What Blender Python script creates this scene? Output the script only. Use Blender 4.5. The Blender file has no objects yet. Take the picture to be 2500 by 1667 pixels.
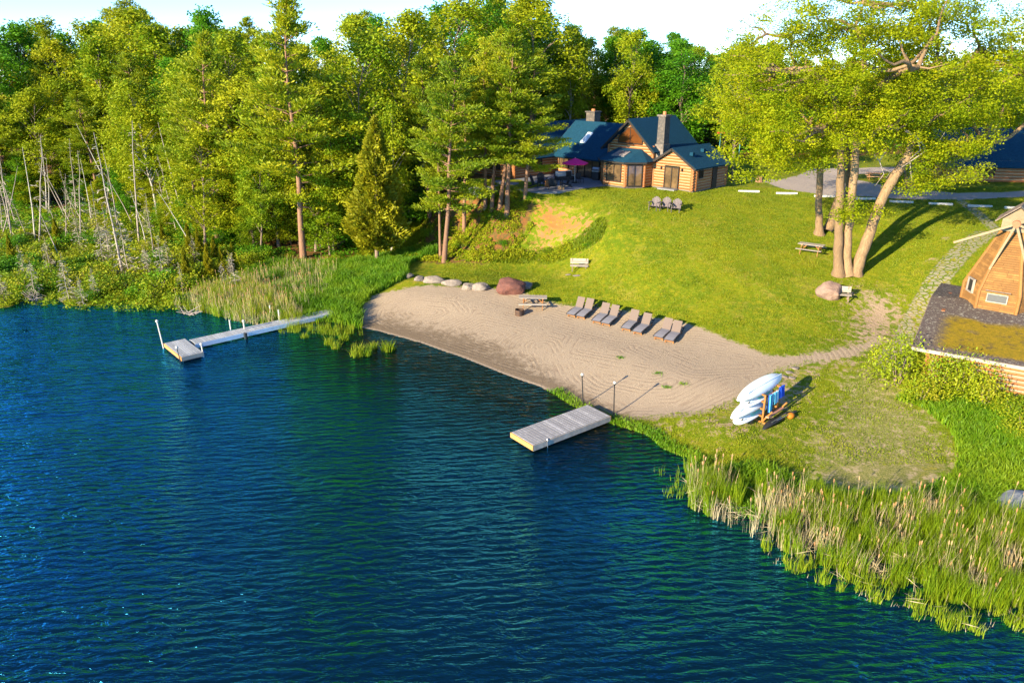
import bpy, math, random
import numpy as np
from mathutils import Vector, Matrix

# ------------------------------------------------------------------ scene, camera, sky, sun
S = bpy.context.scene
COL = S.collection
CAM_H = 18.0
FPX = 1800.0                                  # focal length in pixels of the 2500 px wide photograph
PITCH = math.atan((833.5 - 160) / FPX)
cd = bpy.data.cameras.new("camera"); cam = bpy.data.objects.new("camera", cd); COL.objects.link(cam)
cam.location = (0, 0, CAM_H); cam.rotation_euler = (math.pi / 2 - PITCH, 0, 0)
cd.sensor_width = 36; cd.lens = 36 * FPX / 2500; cd.clip_end = 3000; cd.clip_start = .5
S.camera = cam
SUN_EL, SUN_AZ = math.radians(18), math.radians(227)      # azimuth clockwise from +Y, where the sun stands
w = bpy.data.worlds.new("World"); S.world = w; w.use_nodes = True
nt = w.node_tree; nt.nodes.clear()
sky = nt.nodes.new('ShaderNodeTexSky'); sky.sky_type = 'NISHITA'; sky.sun_disc = False
sky.sun_elevation = SUN_EL; sky.sun_rotation = SUN_AZ; sky.altitude = 4000; sky.air_density = 1.0; sky.dust_density = 0.0; sky.ozone_density = 5.0
bg = nt.nodes.new('ShaderNodeBackground'); bg.inputs[1].default_value = .13
ow = nt.nodes.new('ShaderNodeOutputWorld')
nt.links.new(sky.outputs[0], bg.inputs[0]); nt.links.new(bg.outputs[0], ow.inputs[0])
sl = bpy.data.lights.new("sun", 'SUN'); sl.energy = 4.4; sl.angle = math.radians(.6); sl.color = (1, .86, .58)
so = bpy.data.objects.new("sun", sl); COL.objects.link(so)
sdir = Vector((math.sin(SUN_AZ) * math.cos(SUN_EL), math.cos(SUN_AZ) * math.cos(SUN_EL), math.sin(SUN_EL)))
so.rotation_euler = sdir.to_track_quat('Z', 'Y').to_euler(); so.location = (-60, -50, 60)
S.view_settings.view_transform = 'Standard'; S.view_settings.look = 'None'
S.view_settings.exposure = 1.82; S.view_settings.gamma = 1
S.render.engine = 'CYCLES'
S.cycles.max_bounces = 6; S.cycles.diffuse_bounces = 3; S.cycles.glossy_bounces = 3; S.cycles.transparent_max_bounces = 6
S.cycles.transmission_bounces = 3
S.cycles.use_denoising = True; S.cycles.sample_clamp_direct = 5; S.cycles.sample_clamp_indirect = 5

# ------------------------------------------------------------------ pixels <-> world
K = 1.0629                                     # working pixels (2352 wide) -> photograph pixels (2500 wide)
CP, SP = math.cos(PITCH), math.sin(PITCH)
def ray(u, v):
    x = (u * K - 1250) / FPX; y = -(v * K - 833.5) / FPX
    return x, CP + y * SP, -SP + y * CP
def W(u, v, z):
    d = ray(u, v); t = (z - CAM_H) / d[2]
    return (d[0] * t, d[1] * t)
def proj(x, y, z):
    Z = z - CAM_H; zc = y * CP - Z * SP; yc = y * SP + Z * CP
    return ((1250 + FPX * x / zc) / K, (833.5 - FPX * yc / zc) / K)
def ztop(v, y):                                # height that shows at row v for a thing y metres away
    d = ray(1176, v); return CAM_H + y / d[1] * d[2]

# ------------------------------------------------------------------ terrain
shore_px = [(-900, 745), (-300, 728), (-60, 716), (20, 706), (60, 690), (130, 684), (150, 702), (200, 704), (260, 697), (330, 702), (400, 703), (470, 712), (520, 728),
            (600, 742), (700, 738), (770, 738), (815, 750), (870, 762), (960, 787), (1060, 822), (1160, 862), (1230, 886), (1275, 905), (1310, 930),
            (1350, 948), (1400, 972), (1450, 987), (1490, 1000), (1520, 1028), (1560, 1046), (1592, 1054), (1600, 1090), (1640, 1140), (1720, 1185),
            (1850, 1225), (2000, 1255), (2150, 1290), (2352, 1340)]
shore = [W(u, v, 0) for u, v in shore_px]
land = shore + [(24, 19), (34, 12), (60, 0), (200, -20), (600, -20), (600, 700), (-600, 700), (-600, 60)]
def polysd(P, X, Y):
    """signed distance, + inside"""
    P = np.array(P); X = np.asarray(X, float); Y = np.asarray(Y, float)
    d = np.full(X.shape, 1e9); ins = np.zeros(X.shape, bool)
    for i in range(len(P)):
        ax, ay = P[i]; bx, by = P[(i + 1) % len(P)]
        ex, ey = bx - ax, by - ay; L = ex * ex + ey * ey + 1e-12
        t = np.clip(((X - ax) * ex + (Y - ay) * ey) / L, 0, 1)
        d = np.minimum(d, np.hypot(X - ax - t * ex, Y - ay - t * ey))
        c = ((ay > Y) != (by > Y)) & (X < ex * (Y - ay) / (ey if abs(ey) > 1e-12 else 1e-12) + ax)
        ins ^= c
    return np.where(ins, d, -d)
def linesd(P, X, Y):
    d = np.full(np.shape(X), 1e9)
    for (ax, ay), (bx, by) in zip(P[:-1], P[1:]):
        ex, ey = bx - ax, by - ay; L = ex * ex + ey * ey + 1e-12
        t = np.clip(((X - ax) * ex + (Y - ay) * ey) / L, 0, 1)
        d = np.minimum(d, np.hypot(X - ax - t * ex, Y - ay - t * ey))
    return d
cpx = [(980, 668, 1.1), (850, 700, .6), (1200, 690, 1.1), (1400, 730, 1.15), (1580, 780, 1.25), (1700, 830, 1.2), (1300, 830, .75), (1450, 900, .7), (1600, 900, .9),
       (950, 635, 1.3), (1100, 650, 1.45), (1200, 660, 1.6), (1330, 640, 2.1), (1500, 690, 2.1), (1700, 710, 2.3), (1500, 610, 3.6), (1700, 630, 3.5), (1940, 632, 3.6),
       (1925, 680, 3.0), (2000, 720, 2.3), (2080, 780, 1.9), (1850, 840, 1.3), (1500, 530, 5.2), (1700, 530, 5.3), (1860, 580, 4.3), (2000, 560, 4.8), (2150, 600, 4.6),
       (2150, 520, 5.9), (1520, 485, 6.3), (1700, 470, 6.5), (2000, 480, 6.4), (2250, 480, 6.5), (2235, 640, 4.3), (1740, 970, .7), (1950, 900, 1.1), (2100, 950, 1.1),
       (2000, 1050, .7), (2200, 1100, .7), (2352, 1150, .8), (2200, 920, 1.4), (2320, 920, 1.5), (1400, 960, .35),
       (1020, 602, 1.5), (865, 600, 1.1), (940, 600, 1.3), (1100, 600, 1.9), (1200, 595, 2.0), (1280, 600, 2.1), (1165, 495, 5.3), (1115, 482, 5.4), (1290, 520, 4.6), (1380, 510, 5.5), (1270, 465, 6.3),
       (1066, 530, 3.4), (985, 500, 3.2), (960, 540, 2.2), (820, 560, 1.2), (700, 592, .8), (560, 600, .6), (640, 650, .5), (450, 640, .5), (100, 560, .5), (300, 560, .6), (300, 480, .9), (0, 480, .9),
       (500, 500, 1.6), (700, 500, 2.4), (880, 450, 5.0), (0, 640, .4), (200, 640, .4), (720, 660, .6), (800, 680, .6)]
cw = [(x, y, 6.95) for x, y in [(1, 70), (5, 70), (9, 73), (14, 72), (17, 69), (21, 72), (10, 80), (2, 80), (2, 74), (20, 80), (0, 88), (30, 76), (36, 78), (46, 71), (24, 90)]]
cw += [(-.5, 68.2, 6.6), (2.6, 67.6, 6.7), (5.5, 68.6, 6.75), (-4, 70.3, 6.5), (-6.5, 73.2, 6.6), (8, 71, 6.95), (-11, 80, 6.4), (-100, 120, 3), (-50, 140, 5), (0, 110, 8), (40, 120, 9), (100, 130, 10), (80, 80, 7.2), (120, 40, 6), (80, 22, 3), (60, 50, 6), (36, 40, 3.2), (40, 32, 2.4), (33, 48, 4.6),
       (-120, 80, 1), (-60, 62, .3), (-60, 100, 1.2), (50, 90, 7.4), (-20, 100, 5), (26, 28, .9)]
CPTS = np.array([(*W(u, v, z), z) for u, v, z in cpx] + cw)
def _phi(r): return r * r * np.log(r + 1e-6)
n = len(CPTS); A = np.zeros((n + 3, n + 3)); b = np.zeros(n + 3)
A[:n, :n] = _phi(np.hypot(CPTS[:, None, 0] - CPTS[None, :, 0], CPTS[:, None, 1] - CPTS[None, :, 1])) + np.eye(n) * 2.5
A[:n, n:] = np.c_[np.ones(n), CPTS[:, :2]]; A[n:, :n] = A[:n, n:].T; b[:n] = CPTS[:, 2]
TPS = np.linalg.solve(A, b)
def hrbf(X, Y):
    X = np.clip(np.asarray(X, float), -120, 120); Y = np.clip(np.asarray(Y, float), -20, 150)
    o = TPS[n] + TPS[n + 1] * X + TPS[n + 2] * Y
    for i in range(n): o = o + TPS[i] * _phi(np.hypot(X - CPTS[i, 0], Y - CPTS[i, 1]))
    return o
def axis(lo, hi, st, far, g=1.16):
    a = list(np.arange(lo, hi, st)); s = st; x = a[0]; left = []
    while x > -far: s *= g; x -= s; left.append(x)
    s = st; x = a[-1]; right = []
    while x < far: s *= g; x += s; right.append(x)
    return np.array(left[::-1] + a + right)
GX = axis(-44, 50, .3, 700); GY = axis(19, 96, .3, 700); GY = GY[GY > -60]
XX, YY = np.meshgrid(GX, GY)
SD = polysd(land, XX, YY)
hz_ = np.maximum(hrbf(XX, YY), .22)
hz_ = np.where((XX > -8) & (XX < 24) & (YY > 66), np.minimum(hz_, 7.0), hz_)
rng0 = np.random.default_rng(3)
def vnoise(X, Y, sc, seed=0):
    r = np.random.default_rng(seed); T = r.random((256, 256)); x = np.asarray(X) / sc + 1000; y = np.asarray(Y) / sc + 1000
    xi = np.floor(x).astype(int); yi = np.floor(y).astype(int); fx = x - xi; fy = y - yi; fx = fx * fx * (3 - 2 * fx); fy = fy * fy * (3 - 2 * fy)
    g = lambda i, j: T[j % 256, i % 256]
    return (g(xi, yi) * (1 - fx) + g(xi + 1, yi) * fx) * (1 - fy) + (g(xi, yi + 1) * (1 - fx) + g(xi + 1, yi + 1) * fx) * fy
def sstep(a, b_, x): t = np.clip((x - a) / (b_ - a), 0, 1); return t * t * (3 - 2 * t)
sand_px = [(832, 690), (860, 672), (980, 664), (1100, 672), (1190, 682), (1290, 708), (1400, 722), (1500, 748), (1590, 768), (1680, 800), (1760, 830), (1820, 835), (1960, 820), (2010, 800), (2030, 815), (1960, 840), (1860, 850),
           (1790, 862), (1740, 890), (1700, 915), (1660, 930), (1600, 938), (1480, 935), (1400, 930), (1340, 915), (1300, 900), (1262, 893), (1230, 895), (1150, 870), (1060, 832), (960, 797), (870, 772), (838, 757), (826, 730)]
sandP = [W(u, v, .9) for u, v in sand_px]
SSD = polysd(sandP, XX, YY)
land_prof = sstep(0, 3.2, SD) * .82 + .18 * sstep(0, .35, SD)
beach_prof = sstep(0, 7, SD) * .9 + .10 * sstep(0, .6, SD)
bl = sstep(-1.5, 1.5, SSD)
HZ = hz_ * (land_prof * (1 - bl) + beach_prof * bl)
HZ += (vnoise(XX, YY, 2.3, 1) - .5) * .10 * sstep(1, 5, SD) * (1 - bl) + (vnoise(XX, YY, 9, 2) - .5) * .25 * sstep(3, 9, SD) * (1 - bl)
wet = SD < 0
HZ = np.where(wet, -np.minimum(.02 + (-SD) * .13, 1.2) - np.clip(-SD - 8, 0, 12) * .15, HZ)
def hz(x, y):
    x = np.asarray(x, float); y = np.asarray(y, float)
    i = np.clip(np.searchsorted(GX, x) - 1, 0, len(GX) - 2); j = np.clip(np.searchsorted(GY, y) - 1, 0, len(GY) - 2)
    fx = (x - GX[i]) / (GX[i + 1] - GX[i]); fy = (y - GY[j]) / (GY[j + 1] - GY[j])
    return (HZ[j, i] * (1 - fx) + HZ[j, i + 1] * fx) * (1 - fy) + (HZ[j + 1, i] * (1 - fx) + HZ[j + 1, i + 1] * fx) * fy
def at(u, v, dz=0):
    """ground point seen at a pixel"""
    d = ray(u, v); t = np.linspace(15, 220, 4000)
    x, y, z = d[0] * t, d[1] * t, CAM_H + d[2] * t
    k = np.argmax(z < hz(x, y) + dz)
    return Vector((x[k], y[k], float(hz(x[k], y[k]))))
def g3(x, y, dz=0): return Vector((x, y, float(hz(x, y)) + dz))

# ------------------------------------------------------------------ materials
MATS = {}
def newmat(name):
    m = bpy.data.materials.new(name); m.use_nodes = True; m.node_tree.nodes.clear(); MATS[name] = m
    t = m.node_tree
    def N(ty, **kw):
        nd = t.nodes.new(ty)
        for k_, v_ in kw.items():
            if k_ == 'op': nd.operation = v_
            elif isinstance(k_, str) and k_.startswith('i'): nd.inputs[int(k_[1:])].default_value = v_
            else: setattr(nd, k_, v_)
        return nd
    L = lambda a, b_: t.links.new(a, b_)
    return m, N, L
def c4(c): return (*c, 1)
def pm(name, c1, c2=None, scale=6, rough=.7, bump=0., stretch=(1, 1, 1), spec=.3, metal=0., vary=.6, detail=4, bscale=None, emit=None):
    """principled material, colour wandering between c1 and c2 with noise and the per-face attribute vary"""
    m, N, L = newmat(name)
    if c2 is None: c2 = tuple(x * .8 for x in c1)
    tc = N('ShaderNodeTexCoord'); mp = N('ShaderNodeMapping'); mp.inputs['Scale'].default_value = stretch; L(tc.outputs['Object'], mp.inputs[0])
    no = N('ShaderNodeTexNoise'); no.inputs['Scale'].default_value = scale; no.inputs['Detail'].default_value = detail; no.inputs['Roughness'].default_value = .65; L(mp.outputs[0], no.inputs[0])
    at_ = N('ShaderNodeAttribute'); at_.attribute_name = 'vary'
    ma = N('ShaderNodeMath', op='MULTIPLY_ADD'); ma.inputs[1].default_value = 1.9; ma.inputs[2].default_value = -.45; L(no.outputs[0], ma.inputs[0])
    mv = N('ShaderNodeMath', op='MULTIPLY_ADD'); mv.inputs[1].default_value = vary; L(at_.outputs['Fac'], mv.inputs[0]); L(ma.outputs[0], mv.inputs[2]); mv.use_clamp = True
    mx = N('ShaderNodeMixRGB'); mx.inputs[1].default_value = c4(c1); mx.inputs[2].default_value = c4(c2); L(mv.outputs[0], mx.inputs[0])
    p = N('ShaderNodeBsdfPrincipled'); L(mx.outputs[0], p.inputs['Base Color']); p.inputs['Roughness'].default_value = rough; p.inputs['Metallic'].default_value = metal
    p.inputs['Specular IOR Level'].default_value = spec
    if emit: p.inputs['Emission Color'].default_value = c4(emit[0]); p.inputs['Emission Strength'].default_value = emit[1]
    if bump:
        n2 = N('ShaderNodeTexNoise'); n2.inputs['Scale'].default_value = bscale or scale * 3; n2.inputs['Detail'].default_value = 5; L(mp.outputs[0], n2.inputs[0])
        bp = N('ShaderNodeBump'); bp.inputs['Strength'].default_value = bump; bp.inputs['Distance'].default_value = .05; L(n2.outputs[0], bp.inputs['Height']); L(bp.outputs[0], p.inputs['Normal'])
    o = N('ShaderNodeOutputMaterial'); L(p.outputs[0], o.inputs[0])
    return m
def leafmat(name, cols, trans=.35, rough=.55, orand=.35):
    m, N, L = newmat(name)
    at_ = N('ShaderNodeAttribute'); at_.attribute_name = 'vary'; oi = N('ShaderNodeObjectInfo')
    ma = N('ShaderNodeMath', op='MULTIPLY_ADD'); ma.inputs[1].default_value = orand; L(oi.outputs['Random'], ma.inputs[0])
    mb = N('ShaderNodeMath', op='MULTIPLY'); mb.inputs[1].default_value = 1 - orand; L(at_.outputs['Fac'], mb.inputs[0]); L(mb.outputs[0], ma.inputs[2])
    r = N('ShaderNodeValToRGB'); L(ma.outputs[0], r.inputs[0]); e = r.color_ramp.elements
    while len(e) < len(cols): e.new(.5)
    for i, c in enumerate(cols): e[i].position = i / (len(cols) - 1); e[i].color = c4(c)
    p = N('ShaderNodeBsdfPrincipled'); p.inputs['Roughness'].default_value = rough; p.inputs['Specular IOR Level'].default_value = .25; L(r.outputs[0], p.inputs['Base Color'])
    tr = N('ShaderNodeBsdfTranslucent'); L(r.outputs[0], tr.inputs[0])
    mx = N('ShaderNodeMixShader'); mx.inputs[0].default_value = trans; L(p.outputs[0], mx.inputs[1]); L(tr.outputs[0], mx.inputs[2])
    o = N('ShaderNodeOutputMaterial'); L(mx.outputs[0], o.inputs[0]); return m

# ------------------------------------------------------------------ mesh helpers
def mesh_np(name, V, F, mat, vary=None, smooth=False):
    V = np.asarray(V, np.float32); F = np.asarray(F, np.int32)
    me = bpy.data.meshes.new(name); nf, k = F.shape
    me.vertices.add(len(V)); me.vertices.foreach_set('co', V.ravel())
    me.loops.add(nf * k); me.loops.foreach_set('vertex_index', F.ravel())
    me.polygons.add(nf); me.polygons.foreach_set('loop_start', np.arange(0, nf * k, k, dtype=np.int32))
    if smooth: me.polygons.foreach_set('use_smooth', np.ones(nf, bool))
    if vary is not None:
        a = me.attributes.new('vary', 'FLOAT', 'FACE'); a.data.foreach_set('value', np.asarray(vary, np.float32))
    me.materials.append(mat); me.update(calc_edges=True); return me
def link(name, me, parent=None, loc=None, rot=None):
    o = bpy.data.objects.new(name, me); COL.objects.link(o)
    if parent: o.parent = parent
    if loc is not None: o.location = loc
    if rot is not None: o.rotation_euler = rot
    return o
def tag(o, label=None, cat=None, group=None, kind=None):
    if label: o['label'] = label
    if cat: o['category'] = cat
    if group: o['group'] = group
    if kind: o['kind'] = kind
    return o
def thing(name, label, cat, loc=(0, 0, 0), rz=0, group=None):
    return tag(link(name, None, None, loc, (0, 0, rz)), label, cat, group)
def kids(o): return [c for c in bpy.data.objects if c.parent == o]
def copy_tree(o, parent=None):
    c = o.copy(); COL.objects.link(c); c.parent = parent
    for ch in TREE_KIDS.get(o.name) or kids(o): copy_tree(ch, c)
    return c
TREE_KIDS = {}
class MB:
    def __init__(s): s.v = []; s.f = []; s.m = []; s.r = []; s.mats = []
    def mi(s, m):
        if m not in s.mats: s.mats.append(m)
        return s.mats.index(m)
    def add(s, V, F, m, vary=None):
        b_ = len(s.v); s.v += [tuple(x) for x in V]; i = s.mi(m); r = random.random() if vary is None else vary
        for f in F: s.f.append([b_ + k_ for k_ in f]); s.m.append(i); s.r.append(r)
    def box(s, c, d, m, rz=0, rx=0, ry=0, vary=None, bev=0, taper=1.):
        hx, hy, h_ = d[0] / 2, d[1] / 2, d[2] / 2
        R = Matrix.Rotation(rz, 3, 'Z') @ Matrix.Rotation(ry, 3, 'Y') @ Matrix.Rotation(rx, 3, 'X'); c = Vector(c)
        if not bev:
            V = [R @ Vector((x * hx * (taper if z > 0 else 1), y * hy * (taper if z > 0 else 1), z * h_)) + c for z in (-1, 1) for x, y in ((-1, -1), (1, -1), (1, 1), (-1, 1))]
            F = [(3, 2, 1, 0), (4, 5, 6, 7), (0, 1, 5, 4), (1, 2, 6, 5), (2, 3, 7, 6), (3, 0, 4, 7)]
        else:
            V = []; 
            for z, k_ in ((-h_, 1), (-h_ + bev, 0), (h_ - bev, 0), (h_, 1)):
                a, b_ = hx - bev * k_, hy - bev * k_; q = bev
                V += [R @ Vector(p + (z,)) + c for p in ((-a + q, -b_), (a - q, -b_), (a, -b_ + q), (a, b_ - q), (a - q, b_), (-a + q, b_), (-a, b_ - q), (-a, -b_ + q))]
            F = [tuple(range(7, -1, -1)), tuple(range(24, 32))]
            for l in range(3):
                for i in range(8): j = (i + 1) % 8; F.append((l * 8 + i, l * 8 + j, l * 8 + 8 + j, l * 8 + 8 + i))
        s.add(V, F, m, vary)
    def tube(s, path, rad, m, n_=8, cap=True, vary=None):
        P = [Vector(p) for p in path]; k_ = len(P); rad = [rad] * k_ if not hasattr(rad, '__len__') else rad
        V = []; up = Vector((0, 0, 1)); last = None
        for i, p in enumerate(P):
            d = (P[min(i + 1, k_ - 1)] - P[max(i - 1, 0)]).normalized()
            if last is None: a = d.cross(up if abs(d.z) < .9 else Vector((1, 0, 0))).normalized()
            else: a = (last - d * last.dot(d)).normalized()
            last = a; b_ = d.cross(a)
            V += [p + (a * math.cos(2 * math.pi * q / n_) + b_ * math.sin(2 * math.pi * q / n_)) * rad[i] for q in range(n_)]
        F = [(i * n_ + q, i * n_ + (q + 1) % n_, (i + 1) * n_ + (q + 1) % n_, (i + 1) * n_ + q) for i in range(k_ - 1) for q in range(n_)]
        if cap: F += [tuple(range(n_ - 1, -1, -1)), tuple((k_ - 1) * n_ + q for q in range(n_))]
        s.add(V, F, m, vary)
    def poly(s, pts, z0, z1, m, vary=None):
        """prism over a plan polygon; z1 a number or list"""
        k_ = len(pts); t = z1 if hasattr(z1, '__len__') else [z1] * k_; bt = z0 if hasattr(z0, '__len__') else [z0] * k_
        V = [(p[0], p[1], bt[i]) for i, p in enumerate(pts)] + [(p[0], p[1], t[i]) for i, p in enumerate(pts)]
        F = [tuple(range(k_ - 1, -1, -1)), tuple(range(k_, 2 * k_))] + [(i, (i + 1) % k_, k_ + (i + 1) % k_, k_ + i) for i in range(k_)]
        s.add(V, F, m, vary)
    def slab(s, q, th, m, vary=None):
        """thick sheet over a 3-D polygon, thickness downwards along its normal"""
        q = [Vector(p) for p in q]; nn = (q[1] - q[0]).cross(q[2] - q[0]).normalized()
        if nn.z < 0: nn = -nn; q = q[::-1]
        k_ = len(q); V = q + [p - nn * th for p in q]
        s.add(V, [tuple(range(k_)), tuple(range(2 * k_ - 1, k_ - 1, -1))] + [(i, k_ + i, k_ + (i + 1) % k_, (i + 1) % k_) for i in range(k_)], m, vary)
    def sphere(s, c, r, m, nu=10, nv=7, sq=(1, 1, 1), noise=0, seed=0, vary=None):
        rr = random.Random(seed); V = [(c[0], c[1], c[2] - r * sq[2])]
        for j in range(1, nv):
            for i in range(nu):
                th, ph = math.pi * j / nv, 2 * math.pi * i / nu; k_ = 1 + (rr.random() - .5) * noise
                V.append((c[0] + r * k_ * math.sin(th) * math.cos(ph) * sq[0], c[1] + r * k_ * math.sin(th) * math.sin(ph) * sq[1], c[2] - r * k_ * math.cos(th) * sq[2]))
        V.append((c[0], c[1], c[2] + r * sq[2])); F = [(0, 1 + (i + 1) % nu, 1 + i) for i in range(nu)]
        for j in range(nv - 2):
            for i in range(nu): a = 1 + j * nu; F.append((a + i, a + (i + 1) % nu, a + nu + (i + 1) % nu, a + nu + i))
        e = len(V) - 1; a = 1 + (nv - 2) * nu; F += [(a + i, a + (i + 1) % nu, e) for i in range(nu)]
        s.add(V, F, m, vary)
    def mesh(s, name, smooth=False):
        me = bpy.data.meshes.new(name); me.from_pydata(s.v, [], s.f)
        me.polygons.foreach_set('material_index', s.m); a = me.attributes.new('vary', 'FLOAT', 'FACE'); a.data.foreach_set('value', np.array(s.r, np.float32))
        for m in s.mats: me.materials.append(m)
        if smooth: me.polygons.foreach_set('use_smooth', [True] * len(s.f))
        me.update(); return me
    def build(s, name, parent=None, smooth=False, loc=None, rot=None): return link(name, s.mesh(name, smooth), parent, loc, rot)
def rotz(a, p): c, s_ = math.cos(a), math.sin(a); return (p[0] * c - p[1] * s_, p[0] * s_ + p[1] * c)

# ------------------------------------------------------------------ ground sheets
def m01(sd, w_): return np.clip(.5 + sd / w_, 0, 1)
def dpoly(px, z): return [W(u, v, z) for u, v in px]
gravelP = dpoly([(1762, 428), (1800, 441), (1900, 452), (2050, 460), (2200, 462), (2352, 458), (2700, 462), (2700, 449), (2352, 447), (2200, 450), (2110, 444), (2030, 436), (1985, 424), (1950, 418), (1960, 408),
                 (2050, 404), (2200, 408), (2200, 398), (2050, 394), (1930, 396), (1860, 396), (1830, 412)], 6.6)
driveP = dpoly([(1700, 418), (1860, 424), (1860, 418), (1700, 411)], 6.9) 
GSD = np.maximum(polysd(gravelP, XX, YY), polysd(driveP, XX, YY))
pathL = dpoly([(2240, 632), (2190, 655), (2150, 682), (2110, 720), (2075, 765), (2050, 800)], 2.6)
path2 = dpoly([(2185, 478), (2215, 490), (2245, 508), (2275, 528), (2300, 545)], 5.8)
PSD = np.maximum(.80 - linesd(pathL, XX, YY), .45 - linesd(path2, XX, YY))
def blob(px, z, rad): 
    d = np.full(XX.shape, -9.)
    for (u, v), r in zip(px, rad): x, y = W(u, v, z); d = np.maximum(d, r - np.hypot(XX - x, (YY - y)))
    return d
# dirt worn between sand and path, by the fire slope, dry yellow turf
DIRT = polysd(dpoly([(1780, 838), (1850, 815), (1940, 780), (1930, 745), (1955, 705), (1990, 715), (2040, 720), (2075, 735), (2090, 760), (2065, 800), (2030, 818), (1900, 838), (1840, 870), (1800, 890), (1740, 900)], 1.6), XX, YY)
D2 = polysd(dpoly([(1600, 935), (1680, 905), (1770, 880), (1860, 870), (1900, 920), (1800, 1000), (1680, 1010), (1560, 975), (1440, 965), (1460, 940)], .7), XX, YY)
D3 = blob([(1440, 458), (1545, 598), (1320, 645), (1340, 652), (2130, 640), (2160, 615), (1370, 690), (1330, 700), (1300, 690), (1840, 1040), (1900, 1060)], 3.2, [1.0, .25, .5, .5, .5, .45, .5, .6, .7, .5, .5])
DRY = polysd(dpoly([(1950, 850), (2060, 860), (2130, 950), (2200, 1010), (2210, 1060), (2130, 1120), (1960, 1130), (1880, 1090), (1850, 1000), (1920, 930)], 1.0), XX, YY)
BARE = polysd([tuple(at(u, v)[:2]) for u, v in [(1228, 462), (1262, 460), (1300, 478), (1340, 490), (1385, 500), (1375, 520), (1330, 545), (1290, 560), (1230, 580), (1185, 572), (1225, 530), (1215, 500)]], XX, YY)
RIM = .55 - linesd([tuple(at(u, v)[:2]) for u, v in [(1040, 610), (1140, 622), (1230, 612), (1300, 600), (1360, 570), (1400, 530), (1395, 500)]], XX, YY)
FOR = polysd([tuple(at(u, v)[:2]) for u, v in [(420, 600), (560, 590), (700, 600), (800, 590), (900, 598), (1010, 606), (1110, 608), (1180, 570), (1215, 520), (1228, 470), (1170, 440)]] + [(-2, 78), (0, 90), (60, 96), (200, 90), (200, 300), (-300, 300), (-300, 95), (-30, 95)], XX, YY)
WET = 1 - sstep(0, 2.6, SD)
WET = np.maximum(WET, .70 * m01(polysd(dpoly([(842, 722), (900, 705), (960, 728), (1080, 752), (1190, 785), (1260, 840), (1290, 890), (1230, 895), (1060, 830), (900, 780)], .6), XX, YY), 3.4))
# rake furrows: distance to the nearest raking stroke
rk = [[(905, 700), (960, 690), (1030, 700), (1045, 712), (1000, 722), (930, 718), (905, 705), (905, 700)], [(900, 740), (1060, 790), (1250, 850), (1420, 905), (1560, 915), (1680, 880)],
      [(1060, 690), (1250, 730), (1420, 780), (1600, 800), (1740, 830)], [(1245, 780), (1290, 850), (1330, 880), (1420, 905)], [(1340, 740), (1300, 800), (1500, 850)], [(1480, 800), (1600, 850), (1720, 850)]]
dd = np.stack([linesd(dpoly(l, .9), XX, YY) + o for l, o in zip(rk, [0, .6, .3, .2, 1.1, .4])])
RAKE = dd.min(0)
ATT = {'sand': m01(SSD, 1.6), 'gravel': m01(GSD, 1.2), 'stone': m01(PSD, .6), 'dirt': np.maximum.reduce([m01(DIRT, 5.5) * .86, m01(D2, 5.0) * .66, m01(D3, 1.2) * .8, m01(BARE, 4.0) * .8]),
       'dry': m01(DRY, 6.5), 'needle': np.maximum(m01(FOR, 2.0), m01(RIM, .9) * .42), 'wet': np.where(SD < 0, 1, WET), 'rake': RAKE, 'orange': m01(BARE, 3) * 1.0 + m01(FOR, 2) * .7}
gm, N, L = newmat('ground_surface')
def A_(nm): a = N('ShaderNodeAttribute'); a.attribute_name = nm; return a.outputs['Fac']
tc = N('ShaderNodeTexCoord'); co = tc.outputs['Object']
def noise(sc, det=4, ro=.6, dist=0):
    q = N('ShaderNodeTexNoise'); q.inputs['Scale'].default_value = sc; q.inputs['Detail'].default_value = det; q.inputs['Roughness'].default_value = ro; q.inputs['Distortion'].default_value = dist; L(co, q.inputs[0]); return q.outputs[0]
def M(op, a, b_=None, c=None, cl=False):
    q = N('ShaderNodeMath', op=op); q.use_clamp = cl
    for i, x in enumerate((a, b_, c)):
        if x is None: continue
        if isinstance(x, (int, float)): q.inputs[i].default_value = x
        else: L(x, q.inputs[i])
    return q.outputs[0]
def MR(x, a, b_, c=0, d=1):
    q = N('ShaderNodeMapRange'); q.interpolation_type = 'SMOOTHSTEP'; L(x, q.inputs[0]); q.inputs[1].default_value = a; q.inputs[2].default_value = b_; q.inputs[3].default_value = c; q.inputs[4].default_value = d; return q.outputs[0]
def MX(f, a, b_, bt='MIX'):
    q = N('ShaderNodeMixRGB'); q.blend_type = bt
    for i, x in enumerate((f, a, b_)):
        if isinstance(x, (int, float)): q.inputs[i].default_value = x
        elif isinstance(x, tuple): q.inputs[i].default_value = c4(x)
        else: L(x, q.inputs[i])
    return q.outputs[0]
nb = noise(.35, 3); nm_ = noise(2.2, 5, .7); nf_ = noise(14, 5, .75); nff = noise(45, 3, .7)
lawn = MX(MR(nb, .35, .65), (.125, .17, .003), (.20, .215, .004))
lawn = MX(M('MULTIPLY', MR(noise(.16, 4, .6), .48, .6), .75), lawn, (.085, .135, .004)); lawn = MX(M('MULTIPLY', MR(noise(.42, 6, .75), .54, .64), .7), lawn, (.36, .27, .05)); lawn = MX(M('MULTIPLY', MR(noise(.7, 5, .7), .45, .62), .6), lawn, (.09, .145, .003)); lawn = MX(MR(nm_, .42, .70), lawn, (.28, .24, .010)); lawn = MX(MR(nf_, .45, .75), lawn, (.055, .105, .003))
dryc = MX(MR(nf_, .35, .65), (.30, .25, .09), (.10, .13, .02)); dryc = MX(MR(nm_, .48, .66), dryc, (.38, .29, .17))
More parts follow.
